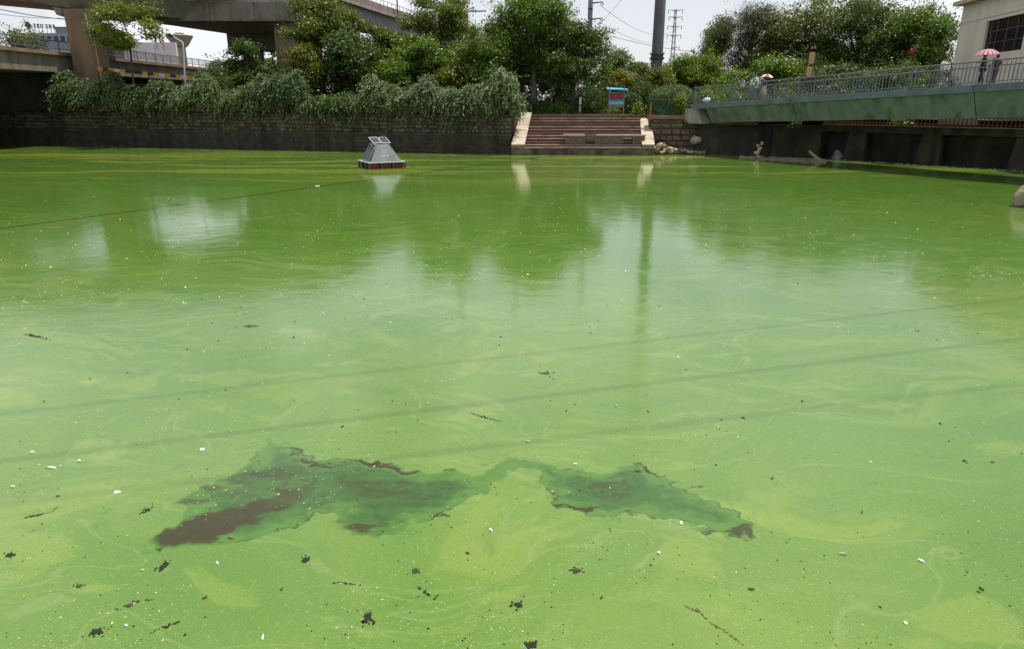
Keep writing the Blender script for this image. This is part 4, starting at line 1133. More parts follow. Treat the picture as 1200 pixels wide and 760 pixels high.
    T("tall_tree", "tall dark tree right of the yellow sign", 1000, 76, -16, 110, "dark", 13000, 24, crown_lo=0.1, leaf_len=0.2, lobes=18, tint_bias=0.15)
    T("tall_tree", "tall mid-green tree filling the gap left of the cream building", 1050, 74, -8, 104, "fresh", 13000, 25, crown_lo=0.1, leaf_len=0.2, lobes=18, tint_bias=-0.08)
    T("tall_tree", "lower tree touching the left edge of the cream building", 1092, 70, 16, 70, "fresh", 9000, 26, crown_lo=0.05, leaf_len=0.19, lobes=14, tint_bias=-0.1)
    T("broadleaf_tree", "yellow-green tree behind the walker with the small pink umbrella", 905, 67, 66, 60, "bright", 6500, 27, crown_lo=0.05, leaf_len=0.19, lobes=13, tint_bias=-0.1)
    T("broadleaf_tree", "low dark tree behind the middle of the bridge railing", 965, 65, 72, 70, "dark", 7000, 28, crown_lo=0.02, leaf_len=0.19, lobes=14, tint_bias=0.15)
    T("broadleaf_tree", "low green tree behind the railing left of the man in white", 1040, 62, 62, 80, "dark", 7500, 29, crown_lo=0.02, leaf_len=0.19, lobes=14, tint_bias=0.2)
    # ---- farther rows that close the gaps
    B = [(345, 96, 45, 70, "dark"), (420, 98, 52, 80, "olive"), (480, 96, 50, 80, "dark"), (540, 92, 52, 80, "olive"), (600, 90, 46, 80, "dark"), (660, 92, 50, 80, "dark"),
         (745, 105, 72, 46, "dark"), (790, 110, 72, 60, "olive"), (828, 100, 62, 50, "dark"), (270, 108, 70, 50, "olive"), (318, 104, 70, 40, "fresh")]
    BL = ["farther dark tree seen right of the flyover pillar", "farther olive tree below the upper ramp", "farther dark tree behind the bright mid-green one", "farther olive tree behind the open-crowned tree's stem",
          "farther dark tree behind the left end of the steps", "farther dark tree behind the right half of the steps", "far low dark tree just left of the thick steel pole's foot", "far olive tree right of the thick steel pole's foot",
          "far dark tree left of the willow", "far olive tree right of the saucer tower", "far green tree at the left side of the flyover pillar"]
    for i, ((px, Y, top, w, lf), lab) in enumerate(zip(B, BL)):
        T("background_tree", lab, px, Y, top, w, lf, 4200, 60 + i, crown_lo=0.02, leaf_len=0.32, lobes=12, group="trees behind the bank")
    # ---- shrubs
    S = lambda lab, px, Y, w, hpx, leaf, nl, sd, nm="shrub", **k: shrub(nm, lab, ground_at(px, Y), w / 2 * Y / 850, w / 2 * Y / 850, hpx * Y / 850, leaf, nl, sd, **k)
    S("clipped dark green ball bush right of the notice board", 741, 62.4, 24, 24, "dark", 8000, 31, nm="ball_bush", ball=True, leaf_len=0.09, tint_bias=0.1)
    S("large round bush with pale flower heads behind the green fence", 789, 60.2, 52, 33, "silver", 16000, 32, nm="round_bush", ball=True, leaf_len=0.11, tint_bias=0.0)
    S("tall dark upright shrub between the ball bush and the round flowering bush", 751, 63.5, 30, 42, "dark", 4500, 33, leaf_len=0.16, tint_bias=0.1)
    S("dark bush left of the notice board", 697, 61.9, 24, 24, "dark", 3200, 34, leaf_len=0.13)
    S("low bright leafy plant at the foot of the fence beside the top of the steps", 749, 60.6, 14, 12, "bright", 700, 35, leaf_len=0.16)
    S("climbing plant with yellow-green leaves on the right end of the green fence", 800, 57.6, 14, 26, "bright", 900, 36, leaf_len=0.15)
    for i, (px, w, h, lf, lab) in enumerate([(628, 30, 16, "dark", "low dark shrub at the top left of the steps"), (655, 30, 14, "fresh", "low green shrub above the middle of the steps"),
                                            (683, 26, 13, "dark", "low dark shrub just right of the white post"), (612, 22, 22, "dark", "dark shrub wedged between the silvery shrub and the steps"),
                                            (720, 22, 8, "fresh", "low plants under the notice board")]):
        S(lab, px, 62.5, w, h, lf, 1800, 40 + i, leaf_len=0.14)
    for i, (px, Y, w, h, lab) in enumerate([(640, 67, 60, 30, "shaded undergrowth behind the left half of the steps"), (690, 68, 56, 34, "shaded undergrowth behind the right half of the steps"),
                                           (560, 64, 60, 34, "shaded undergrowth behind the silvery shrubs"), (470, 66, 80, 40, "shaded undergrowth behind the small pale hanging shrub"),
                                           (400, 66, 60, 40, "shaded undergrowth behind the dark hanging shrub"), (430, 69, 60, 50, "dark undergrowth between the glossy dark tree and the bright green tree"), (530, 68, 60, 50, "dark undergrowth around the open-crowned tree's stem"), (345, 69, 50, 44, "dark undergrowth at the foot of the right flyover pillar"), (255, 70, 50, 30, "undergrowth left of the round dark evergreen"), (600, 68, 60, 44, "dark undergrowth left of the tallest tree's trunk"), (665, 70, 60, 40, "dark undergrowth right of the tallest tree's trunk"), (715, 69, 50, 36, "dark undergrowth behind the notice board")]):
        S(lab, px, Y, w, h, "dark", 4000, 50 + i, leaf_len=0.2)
    for i, (px, Y, w, h, lf, lab) in enumerate([(845, 66, 50, 30, "bright", "bright hedge shrub behind the far end of the bridge railing"), (885, 66, 56, 34, "fresh", "green hedge shrub behind the walker with the pink umbrella"),
                                           (930, 64, 60, 36, "olive", "olive hedge shrub below the orange banner sign"), (985, 62, 66, 40, "dark", "dark hedge shrub behind the middle of the bridge railing"),
                                           (1045, 60, 70, 44, "dark", "dark hedge shrub behind the railing under the red blossoms"), (1098, 60, 60, 44, "fresh", "green hedge shrub at the foot of the cream building"),
                                           (770, 64, 50, 26, "dark", "dark shrub behind the round flowering bush's left side"), (825, 63, 40, 26, "fresh", "green shrub behind the round flowering bush's right side")]):
        S(lab, px, Y, w * 1.3, h, lf, 7000, 150 + i, leaf_len=0.2)
    # plants on the road bridge's edge
    for i, (y, x, h, w, lab) in enumerate([(59.0, -43.0, 1.5, 1.9, "leafy planting trailing over the road bridge rail at the left edge"), (65.5, -43.0, 1.9, 1.8, "taller leafy planting on the road bridge rail near the pillar")]):
        shrub("planter_shrub", lab, (x, y, 8.26), w * 0.6, w * 1.6, h, "olive", 2600, 56 + i, leaf_len=0.2)
    shrub("wall_plant", "small plant rooted in the quay wall beneath the footbridge", (21.0, 53.2, 2.1), 0.5, 0.4, 0.7, "fresh", 260, 58, leaf_len=0.16)
    shrub("wall_plant", "plant tuft on the brown stones below the green fence", (13.6, 57.1, 2.1), 0.4, 0.3, 0.5, "fresh", 200, 59, leaf_len=0.14)
    shrub("wall_plant", "leafy plant hanging on the rusty red railing behind the footbridge", qp(5.4, -0.1, 2.44), 0.9, 0.5, 0.7, "bright", 500, 60, leaf_len=0.16)
    # trunks standing in the shade behind the steps
    for i, (px, Y, lab) in enumerate([(646, 63.4, "thin pale trunk in the shade behind the middle of the steps"), (671, 64.6, "thin pale trunk just left of the white post")]):
        b = ground_at(px, Y); t = thing("young_tree", lab, "tree", b)
        MB().tube([(0, 0, -0.2), (0.05, 0, 1.5), (0, 0.1, 4.5)], [0.09, 0.075, 0.05], 8).build("trunk", M_PALEBARK, t, smooth=True)
        rng = np.random.default_rng(90 + i); n = 900
        C = rng.normal(0, 1, (n, 3)) * np.array([0.9, 0.9, 0.8]) + np.array([0, 0, 4.4]); N = unit(rng, n); N[:, 2] += 1
        leaf_object("crown", C, unit(rng, n), N, 0.17 * rng.uniform(0.6, 1.3, n), 0.09 * rng.uniform(0.6, 1.3, n), rng.random(n) * 0.6, LM["dark"], t)
    # ground cover along the top of the steps and the bank
    rng = np.random.default_rng(77); n = 9000
    X = rng.uniform(-40, 13, n); k = rng.random(n)
    Y = 56.9 - 0.259 * np.minimum(X, 0) + k * 6.0
    Y = np.where(X > 0, 61.6 + k * 5.0, Y)
    Z = np.array([max(bank_z(float((Vector((x, y, 0)) - W0).dot(WE)), float(-(Vector((x, y, 0)) - W0).dot(WN))) if x < 0 else 2.86, 2.86) for x, y in zip(X, Y)]) + rng.random(n) * 0.25
    C = np.column_stack([X, Y, Z]); D = unit(rng, n); D[:, 2] = np.abs(D[:, 2]) + 0.6; N = unit(rng, n)
    o = leaf_object("ground_cover", C, D, N, 0.3 * rng.uniform(0.5, 1.3, n), 0.09 * rng.uniform(0.5, 1.3, n), rng.random(n), LM["fresh"], None)
    stuff(o); tag(o, "low grass and weeds covering the bank behind the steps and shrubs", "ground cover")
plants()

# ================================================================== POLES, SIGNS, LAMPS
def furniture():
    # pole with two arms on the right
    b = ground_at(689, 110); t = thing("power_pole", "grey power pole with two short arms above the dark tree behind the steps", "pole", b)
    MB().lathe([(0.42, 0), (0.27, 30)], n=12).build("mast", M_STEEL, t, smooth=True)
    MB().lathe([(0.36, at(689, 11, 110).z - b.z - 0.15), (0.36, at(689, 11, 110).z - b.z + 0.15)], n=12).build("collar", M_DARKSTEEL, t)
    for py in (3.5, 22.5):
        z = at(689, py, 110).z - b.z
        a = MB().tube([(0.2, 0, z - 0.05), (1.75, -0.1, z + 0.12)], [0.13, 0.06], 6).build("arm", M_DARKSTEEL, t)
        MB().tube([(1.7, -0.1, z + 0.1), (1.85, -0.1, z - 0.25), (1.7, -0.1, z - 0.4)], 0.07, 5).tube([(1.45, -0.1, z + 0.08), (1.55, -0.1, z - 0.3)], 0.06, 5).build("insulator", M_DARKSTEEL, a)
    # thick tapered steel pole
    b = ground_at(768, 75); t = thing("steel_pole", "thick tapered grey steel pole rising out of the picture right of the steps", "pole", b)
    zc = at(766, 66, 75).z - b.z
    MB().lathe([(0.60, 0), (0.585, zc - 0.4), (0.575, zc + 0.3), (0.40, 34)], n=16).build("mast", mat("weathered_steel", (0.17, 0.175, 0.18), (0.10, 0.105, 0.11), 0.6, 0.8, stain=(0.05, 0.05, 0.05), stain_amt=0.5), t, smooth=True)
    c = MB().lathe([(0.60, zc - 0.35), (0.74, zc - 0.3), (0.74, zc - 0.12), (0.62, zc - 0.1), (0.62, zc + 0.1), (0.70, zc + 0.12), (0.70, zc + 0.2), (0.58, zc + 0.24)], n=16).build("flange", M_DARKSTEEL, t)
    for k in range(10):
        a = k * 0.628; MB().box((0.70 * math.cos(a), 0.70 * math.sin(a), zc + 0.26), (0.06, 0.06, 0.16)).build("bolt", M_DARKSTEEL, c)
    M_HAZED_STEEL = mat("hazed_grey_steel", (0.22, 0.235, 0.25), (0.18, 0.19, 0.2), 0.7, 1.0)  # distance haze put into the colour: steel paled for the far tower
    # far lattice tower
    Y = 250.0; b = ground_at(786, Y); t = thing("transmission_tower", "far slim transmission tower with six pairs of cross-arms", "pylon", b)
    kk = Y / 870.0; mb = MB(); H = at(787, 11, Y).z - b.z
    legs = [(-1, -1), (1, -1), (1, 1), (-1, 1)]
    wid = lambda z: 0.8 * (1 - z / H) + 0.2
    for sx, sy in legs: mb.tube([(sx * wid(0), sy * wid(0), 0), (sx * wid(H), sy * wid(H), H)], 0.09, 4)
    nb = 16
    for i in range(nb):
        z0, z1 = H * i / nb, H * (i + 1) / nb
        for j in range(4):
            (ax, ay), (bx, by) = legs[j], legs[(j + 1) % 4]
            mb.tube([(ax * wid(z0), ay * wid(z0), z0), (bx * wid(z1), by * wid(z1), z1)], 0.035, 3)
            mb.tube([(bx * wid(z0), by * wid(z0), z0), (ax * wid(z1), ay * wid(z1), z1)], 0.035, 3)
    mb.build("lattice_mast", M_HAZED_STEEL, t)
    for py, l, r in ((12, 8, 8), (20, 7, 8), (31, 8, 8), (41.5, 8, 8), (55.5, 2, 7), (66, 2, 5)):
        z = at(787, py, Y).z - b.z
        a = MB().tube([(-l * kk, 0, z + 0.15), (0, 0, z - 0.25), (r * kk, 0, z + 0.15)], [0.06, 0.2, 0.06], 4).build("cross_arm", M_HAZED_STEEL, t)
        for s in ((-l * kk, r * kk) if l > 3 else (r * kk,)):
            MB().tube([(s, 0, z + 0.1), (s, 0, z - 1.1)], 0.12, 5).build("insulator", M_HAZED_STEEL, a)
    # slender dark pole in front of the sky behind the tallest tree
    b = ground_at(603, 92); t = thing("utility_pole", "dark slender utility pole standing behind the trees left of the tallest tree", "pole", b)
    MB().lathe([(0.19, 0), (0.14, 22)], n=8).build("mast", M_DARKSTEEL, t)
    z = at(603, 9, 92).z - b.z
    MB().tube([(0.1, 0, z), (0.9, 0, z - 0.4)], 0.05, 5).tube([(-1.0, 0, z + 0.9), (-0.1, 0, z + 0.95)], 0.05, 5).build("bracket", M_DARKSTEEL, t)
    # gantry post and its arm
    b = ground_at(535, 96); t = thing("gantry_post", "pale grey gantry post with a horizontal arm seen through the open-crowned tree", "post", b)
    MB().lathe([(0.30, 0), (0.27, 24)], n=10).build("mast", mat("pale_steel", (0.42, 0.44, 0.46), (0.34, 0.36, 0.38), 0.5, 2), t)
    z = at(535, 14, 96).z - b.z
    MB().tube([(-1.9, 0, z - 0.05), (4.0, 0, z + 0.1)], 0.10, 6).build("arm", M_STEEL, t)
    b = ground_at(549, 98); t = thing("sign_post", "pale thin post with a thicker foot right of the gantry post", "post", b)
    MB().lathe([(0.16, 0), (0.16, at(549, 17, 98).z - b.z), (0.06, at(549, 16, 98).z - b.z), (0.05, 22)], n=8).build("mast", M_STEEL, t)
    # green road signs
    ms = mat("road_sign_green", (0.004, 0.145, 0.085), (0.004, 0.13, 0.075), 0.5, 1.0); mw = mat("sign_white", (0.75, 0.78, 0.78), (0.7, 0.72, 0.72), 0.6, 1.0)
    for (x0, x1, y0, y1, lab) in ((569.5, 578, 28, 38.5, "green road sign with white marks above the trees"), (582, 585, 26.5, 33, "narrow green road sign half hidden right of the larger one")):
        p0, p1 = at(x0, y1, 96), at(x1, y0, 96); g = ground_at((x0 + x1) / 2, 96)
        t = thing("road_sign", lab, "sign", g)
        MB().box(((0), 0, (p0.z + p1.z) / 2 - g.z), (p1.x - p0.x, 0.08, p1.z - p0.z)).build("panel", ms, t)
        MB().lathe([(0.09, 0), (0.09, p1.z - g.z)], (0, 0.15, 0), 8).build("post", M_STEEL, t)
        if x1 - x0 > 5:
            zc = (p0.z + p1.z) / 2 - g.z
            for k, (dx, dz, w, h) in enumerate(((-0.22, 0.28, 0.28, 0.07), (-0.2, 0.12, 0.06, 0.26), (0.18, 0.25, 0.3, 0.06), (0.2, 0.1, 0.3, 0.06), (0.05, -0.25, 0.1, 0.22), (0.0, -0.1, 0.45, 0.05))):
                MB().box((dx, -0.047, zc + dz), (w, 0.012, h)).build("marking", mw, t)
    # white street lamp on the bank
    b = ground_at(217.5, 67.5); t = thing("street_lamp", "white street lamp with curved dark head before the saucer tower", "lamp", b)
    p = at(214, 50, 67.5) - b; e = at(195, 41, 67.5) - b; m_ = at(203, 43, 67.5) - b
    MB().tube([(0, 0, -0.3), (0, 0, 0.4 * p.z), p + Vector((0, 0, -0.4)), p, m_], [0.10, 0.085, 0.07, 0.06, 0.05], 8).build("post", mat("white_lamp_paint", (0.62, 0.63, 0.64), (0.5, 0.52, 0.53), 0.5, 2), t, smooth=True)
    MB().tube([m_, m_.lerp(e, 0.5) + Vector((0, 0, 0.06)), e], [0.07, 0.17, 0.08], 8).build("lamp_head", M_DARKSTEEL, t, smooth=True)
    # lamp post on the upper ramp
    t = thing("ramp_lamp_post", "thin lamp post standing on the upper ramp's parapet", "lamp", (-16.3, 107.6, 15.63))
    MB().lathe([(0.10, 0), (0.07, 9)], n=8).build("post", M_DARKSTEEL, t)
    MB().tube([(0, 0, 8.9), (0.4, 0, 9.5), (1.6, 0, 9.7)], [0.06, 0.05, 0.09], 6).build("lamp_arm", M_DARKSTEEL, t)
    # saucer shaped tower behind the road bridge
    Y = 170.0; b = ground_at(218, Y); t = thing("saucer_tower", "brown saucer-shaped tower with dark cap behind the road bridge", "tower", b)
    z = lambda py: at(218, py, Y).z - b.z
    kx = Y / 875.0
    MB().lathe([(1.0, 0), (1.0, z(56)), (1.6, z(54)), (14.6 * kx, z(43.5)), (15 * kx, z(42)), (7 * kx, z(40.4)), (6 * kx, z(40.3))], n=24).build("saucer", mat("tan_cladding", (0.42, 0.33, 0.25), (0.33, 0.26, 0.2), 0.8, 0.5), t, smooth=False)
    MB().lathe([(5.2 * kx, z(40.7)), (5.2 * kx, z(39)), (4 * kx, z(38.8))], n=16).build("cap", M_DARKSTEEL, t)
    # white building with red letters
    Y = 112.0; b = ground_at(158, Y); t = thing("white_hall", "white panelled building with red roof letters behind the slender young tree", "building", b)
    mwp = mat("white_panel", (0.66, 0.68, 0.70), (0.55, 0.57, 0.60), 0.6, 0.5); mred = mat("red_letter", (0.32, 0.015, 0.03), (0.28, 0.012, 0.025), 0.6, 1.0)
    p0, p1 = at(98, 84, Y) - b, at(206, 48, Y) - b
    ph = p1.z; nn = 9; pw = (p1.x - p0.x) / nn
    for i in range(nn):
        top = at(100 + 12 * i, 33 + 2.6 * i if i < 5 else 50, Y).z - b.z
        MB().box((p0.x + (i + 0.5) * pw, 0.1 * (i % 2), (top + 0) / 2), (pw - 0.06, 0.4, top)).build("facade_panel", mwp, t)
    for ch, px, py in (("M", 113.5, 36), ("A", 138, 38.5), ("S", 183, 46.5), ("R", 191, 47.5)):
        o = link("letter", text_mesh(ch, 1.35, mred, 0.04), t); o.location = at(px, py, Y) - b + Vector((0, -0.45, 0)); o.rotation_euler = (R(90), 0, 0)
        if px > 170:
            MB().box((at(px, py, Y) - b) + Vector((0, -0.1, -0.8)), (0.08, 0.08, 1.2)).build("letter_support", M_STEEL, t)
    # far roof sign and building
    Y = 230.0; b = ground_at(60, Y); t = thing("far_building", "far grey-blue building with rooftop lettering seen left of the pillar", "building", b)
    mg = mat("far_facade", (0.33, 0.35, 0.40), (0.26, 0.28, 0.33), 0.8, 0.3)
    q0, q1 = at(26, 60, Y) - b, at(84, 39, Y) - b
    body = MB().box(((q0.x + q1.x) / 2, 4, q1.z / 2), (q1.x - q0.x, 8, q1.z)).build("wall", mg, t)
    u0, u1 = at(63, 38, Y) - b, at(82, 32, Y) - b
    MB().box(((u0.x + u1.x) / 2, 4, (u0.z + u1.z) / 2 - 0.2), (u1.x - u0.x, 6, u1.z - u0.z + 0.8)).build("penthouse", mat("far_blue", (0.20, 0.23, 0.31), (0.16, 0.18, 0.25), 0.8, 0.5), t)
    for i in range(8):
        w = (q1.x - q0.x) / 8
        MB().box((q0.x + (i + 0.5) * w, -0.03, q1.z - 1.6), (w * 0.6, 0.1, 1.4)).build("window", M_DARKSTEEL, body)
    md = mat("roof_letter", (0.11, 0.13, 0.16), (0.09, 0.1, 0.13), 0.7, 1)
    for i, px in enumerate((33, 40, 44.5, 49, 54, 59, 63)):
        p = at(px, 30 + 0.25 * i, Y) - b
        if i == 0:
            MB().box(p, (1.6, 0.3, 1.6), M=Matrix.Rotation(R(45), 3, 'Y')).build("rooftop_emblem", md, t)
        else:
            rr = random.Random(i); m2 = MB()
            for k in range(3): m2.box(p + Vector((rr.uniform(-0.1, 0.1), 0, 0.42 * (k - 1))), (rr.uniform(0.5, 1.0), 0.2, 0.16))
            for k in range(2): m2.box(p + Vector((rr.uniform(-0.4, 0.4), 0.02, 0)), (0.16, 0.2, 1.2))
            m2.build("rooftop_character", md, t)
        MB().tube([(p.x, 0.15, q1.z), (p.x, 0.15, p.z - 0.5)], 0.08, 4).build("sign_support", md, t)
    # striped barrier on the bank
    t0 = at(114, 80.5, 66.0); t1 = at(226, 91.5, 66.3)
    t = thing("striped_barrier", "yellow-orange and black striped barrier rail above the leftmost hanging shrubs", "barrier", (t0.x, t0.y, bank_z(38, 2)))
    my = mat("barrier_yellow", (0.62, 0.27, 0.015), (0.52, 0.22, 0.015), 0.6, 2.0); mk = mat("barrier_black", (0.02, 0.02, 0.02), (0.03, 0.03, 0.03), 0.6, 2.0); mwh = mat("barrier_white", (0.6, 0.55, 0.45), (0.5, 0.45, 0.36), 0.6, 2.0)
    n = 17; d = (t1 - t0) / n; ang = math.atan2(d.y, d.x); sl = math.atan2(d.z, math.hypot(d.x, d.y))
    Mx = Matrix.Rotation(ang, 3, 'Z') @ Matrix.Rotation(-sl, 3, 'Y')
    for i in range(n):
        MB().box(t0 + d * (i + 0.5), (d.length - 0.004, 0.12, 0.27), M=Mx).build("stripe", (my, mk, my, mwh)[i % 4] if i not in (1, 6, 7) else mk, t, world=True)
    for i in range(0, n + 1, 3):
        p = t0 + d * i + Vector((0, 0.1, 0)); MB().tube([(p.x, p.y, 3.0), (p.x, p.y, p.z)], 0.05, 6).build("post", M_DARKSTEEL, t, world=True)
    # notice board
    b = ground_at(722, 61.8); b.z = 2.905; b.y = 61.2; t = thing("notice_board", "blue-roofed notice board with red and blue poster at the top of the steps", "sign", b)
    k = 61.8 / 852.0
    mp = mat("board_frame", (0.22, 0.23, 0.24), (0.16, 0.17, 0.18), 0.5, 3.0)
    for x in (-8.6, 8.6): MB().tube([(x * k, 0, 0), (x * k, 0, 30.0 * k)], 0.05, 8).build("post", mp, t)
    z = lambda py: at(722, py, 61.8).z - b.z
    MB().hexa([(-11.5 * k, -0.35, z(105.5)), (12.5 * k, -0.35, z(106.5)), (12.5 * k, 0.45, z(106.0)), (-11.5 * k, 0.45, z(104.5))], [(-11.5 * k, -0.35, z(104.6)), (12.5 * k, -0.35, z(105.2)), (12.5 * k, 0.45, z(104.0)), (-11.5 * k, 0.45, z(102.4))]).build("roof", mat("sky_blue_sheet", (0.06, 0.40, 0.62), (0.05, 0.33, 0.52), 0.4, 2.0), t)
    pn = MB().box((0, 0, (z(108) + z(125)) / 2), (17 * k, 0.07, z(108) - z(125))).build("panel", mat("poster_grey", (0.24, 0.24, 0.26), (0.18, 0.18, 0.2), 0.4, 2.0), t)
    MB().box((0, -0.04, (z(109) + z(117)) / 2), (16 * k, 0.008, z(109) - z(117))).build("poster_upper", mat("poster_dark", (0.10, 0.06, 0.075), (0.07, 0.05, 0.06), 0.4, 3.0), pn)
    zr = (z(110) + z(115.8)) / 2; hr = z(110) - z(115.8)
    f = MB().prism([(-6.5 * k, -hr * 0.1), (-3.5 * k, hr * 0.35), (0, hr * 0.5), (4 * k, hr * 0.4), (6.8 * k, hr * 0.0), (5.5 * k, -hr * 0.5), (-5.5 * k, -hr * 0.5)], -0.004, 0.004).build("poster_flower", mat("poster_red", (0.40, 0.012, 0.03), (0.28, 0.01, 0.02), 0.4, 6.0), pn)
    f.rotation_euler = (R(90), 0, 0); f.location = (0, -0.05, zr)
    for a, c, m_ in ((117.2, 119.5, mat("poster_blue", (0.02, 0.30, 0.62), (0.03, 0.26, 0.55), 0.4, 3.0)), (119.5, 122, mat("poster_pale", (0.42, 0.50, 0.55), (0.25, 0.32, 0.36), 0.4, 5.0)), (122, 124.5, mat("poster_green", (0.10, 0.15, 0.12), (0.2, 0.24, 0.22), 0.4, 5.0))):
        MB().box((0, -0.042, (z(a) + z(c)) / 2), (16 * k, 0.010, z(a) - z(c))).build("poster_strip", m_, pn)
    MB().box((0, 0, z(126)), (17 * k, 0.06, 0.05)).build("rail", mp, t)
    # white marker post
    b = ground_at(680.5, 62.0); b.z = 2.87; t = thing("marker_post", "short white marker post above the middle of the steps", "post", b)
    MB().box((0, 0, 0.7), (0.16, 0.14, 1.4)).build("post", mat("white_post_paint", (0.72, 0.72, 0.7), (0.6, 0.6, 0.58), 0.6, 3), t)
    MB().box((0, 0, 0.75), (0.17, 0.15, 0.1)).build("band", M_DARKSTEEL, t)
    # green fence
    a, c = Vector((10.95, 57.75, 2.873)), Vector((15.2, 57.55, 2.873)); d = (c - a)
    t = thing("green_fence", "dark green metal bar fence between the steps and the footbridge", "fence", a)
    mgf = mat("green_fence_paint", (0.010, 0.075, 0.048), (0.008, 0.055, 0.036), 0.45, 4.0)
    for z_ in (0.1, 1.02, 1.18): MB().tube([Vector((0, 0, z_)), d + Vector((0, 0, z_))], 0.03, 6).build("rail", mgf, t)
    bm_ = MB().box((0, 0, 0.58), (0.03, 0.03, 1.0)).mesh("bar", mgf); pm_ = MB().box((0, 0, 0.62), (0.08, 0.08, 1.24)).mesh("post", mgf)
    for i in range(4): link("post", pm_, t, d * (i / 3.0))
    for i in range(1, 30):
        if i % 10: link("bar", bm_, t, d * (i / 30.0))
    MB().box(d * 0.5 + Vector((0, 0, 1.21)), (d.length, 0.07, 0.02), math.atan2(d.y, d.x)).build("top_strip", M_STEEL, t)
    t = thing("marker_stake", "orange and red painted stake at the left end of the green fence", "post", (10.98, 57.45, 2.873))
    MB().tube([(0, 0, 0), (0, 0, 0.3)], 0.06, 8).build("red_foot", mat("stake_red", (0.62, 0.10, 0.03), None, 0.6, 3), t)
    MB().tube([(0, 0, 0.301), (0, 0, 0.95)], 0.055, 8).build("stake", mat("stake_orange", (0.36, 0.20, 0.05), None, 0.6, 3), t)
    # yellow banner sign behind the footbridge
    Y = 62.0; b = ground_at(945, Y); t = thing("banner_sign", "narrow orange banner sign with white characters above the bridge railing", "sign", b)
    mo = mat("banner_orange", (0.52, 0.22, 0.02), (0.42, 0.17, 0.02), 0.6, 1.5); mch = mat("banner_white", (0.62, 0.62, 0.66), (0.5, 0.5, 0.56), 0.6, 2.0)
    k = Y / 868.0
    for (ya, yb, dx) in ((61, 75.5, 3.0), (78, 90, 1.4)):
        za, zb = at(945, ya, Y).z - b.z, at(945, yb, Y).z - b.z
        pn = MB().box((dx * k * 0.8, 0, (za + zb) / 2), (7.2 * k, 0.06, za - zb)).build("panel", mo, t)
        zc = (za + zb) / 2; hx, hz = 2.1 * k, (za - zb) * 0.36
        for (x_, z_, w_, h_) in ((-hx * 0.8, 0, 0.07, hz * 2), (hx * 0.8, 0, 0.07, hz * 2), (0, hz, hx * 1.7, 0.07), (0, -hz, hx * 1.7, 0.07), (0, 0.15 * hz, hx * 1.2, 0.06), (0, -0.3 * hz, hx * 1.2, 0.06)):
            MB().box((dx * k * 0.8 + x_, -0.035 - 0.002 * abs(z_), zc + z_), (w_, 0.012, h_)).build("character_stroke", mch, pn)
    MB().tube([(0.1, 0.1, 0), (0.1, 0.1, at(945, 61, Y).z - b.z)], 0.05, 8).build("post", M_DARKSTEEL, t)
    # red blossoms spike right of it (a flowering cane)
    b = ground_at(1063, 61); t = thing("flowering_cane", "slender cane with red blossoms left of the man in white", "plant", b)
    zt = at(1063, 58, 61).z - b.z
    MB().tube([(0, 0, -0.1), (0.1, 0, zt * 0.5), (0.0, 0, zt)], [0.03, 0.025, 0.012], 6).build("stem", M_BARK, t)
    rng = np.random.default_rng(5); n = 60; C = rng.normal(0, 1, (n, 3)) * np.array([0.13, 0.12, 0.2]) + np.array([0, 0, zt - 0.2])
    leaf_object("blossoms", C, unit(rng, n), unit(rng, n), np.full(n, 0.14), np.full(n, 0.1), rng.random(n), leaf_mat("red_blossom", (0.22, 0.02, 0.03), (0.32, 0.05, 0.05)), t)
furniture()

# ================================================================== CABLES
M_CABLE = mat("black_cable", (0.02, 0.02, 0.022), (0.03, 0.03, 0.03), 0.6, 1.0)
def cable(label, a, b, sag, r, group):
    a, b = Vector(a), Vector(b); n = 24; pts = []
    for i in range(n + 1):
        q = i / n; p = a.lerp(b, q); p.z -= sag * 4 * q * (1 - q); pts.append(p)
    o = MB().tube([p - a for p in pts], r, 5).build("power_cable", M_CABLE); o.location = a
    tag(o, label, "cable", group)
def cables():
    # high lines crossing over the pond: their shadows run over the scum
    for h0, h1, r, p, q, ext, lab in ((7.5, 13, 0.10, (0, 268), (590, 190), (30, 8), "overhead cable whose thin shadow runs towards the solar platform"),
                            (18, 18, 0.020, (0, 485), (1030, 368), (55, 55), "overhead cable whose shadow is the farthest of the close parallel ones"),
                            (18, 18, 0.022, (0, 540), (1070, 412), (55, 55), "overhead cable whose shadow is the middle of the close parallel ones"),
                            (18, 18, 0.018, (0, 590), (1190, 450), (55, 55), "overhead cable whose shadow is the nearest of the close parallel ones")):
        A, B = on_z(*p) + SUN * (h0 / SUN.z), on_z(*q) + SUN * (h1 / SUN.z)
        e = (B - A).normalized()
        cable(lab, A - e * (ext[0] if h0 == h1 else 12), B + e * ext[1], 0.0, r, "cables over the pond")
    z690 = at(689, 5, 110)
    T = lambda px, py, Y: at(px, py, Y)
    cable("cable from the pole with two arms sagging right towards the far tower, upper", T(703, 6, 110), T(795, 33, 250), 3.0, 0.03, "far cables")
    cable("cable from the pole with two arms sagging right towards the far tower, lower", T(702, 26, 110), T(795, 43, 250), 2.5, 0.03, "far cables")
    cable("low cable between the right treetops and the two-armed pole", T(700, 38, 112), T(870, 60, 160), 1.2, 0.035, "far cables")
    cable("cable rising steeply to the upper right from the two-armed pole", T(703, 27, 110), T(770, -60, 60), 0.5, 0.018, "far cables")
    cable("upper of two cables at the far left sky", T(-30, 4, 90), T(90, 24, 100), 0.3, 0.05, "cables at the far left")
    cable("lower of two cables at the far left sky", T(-30, 11, 90), T(95, 20, 104), 0.5, 0.03, "cables at the far left")
cables()

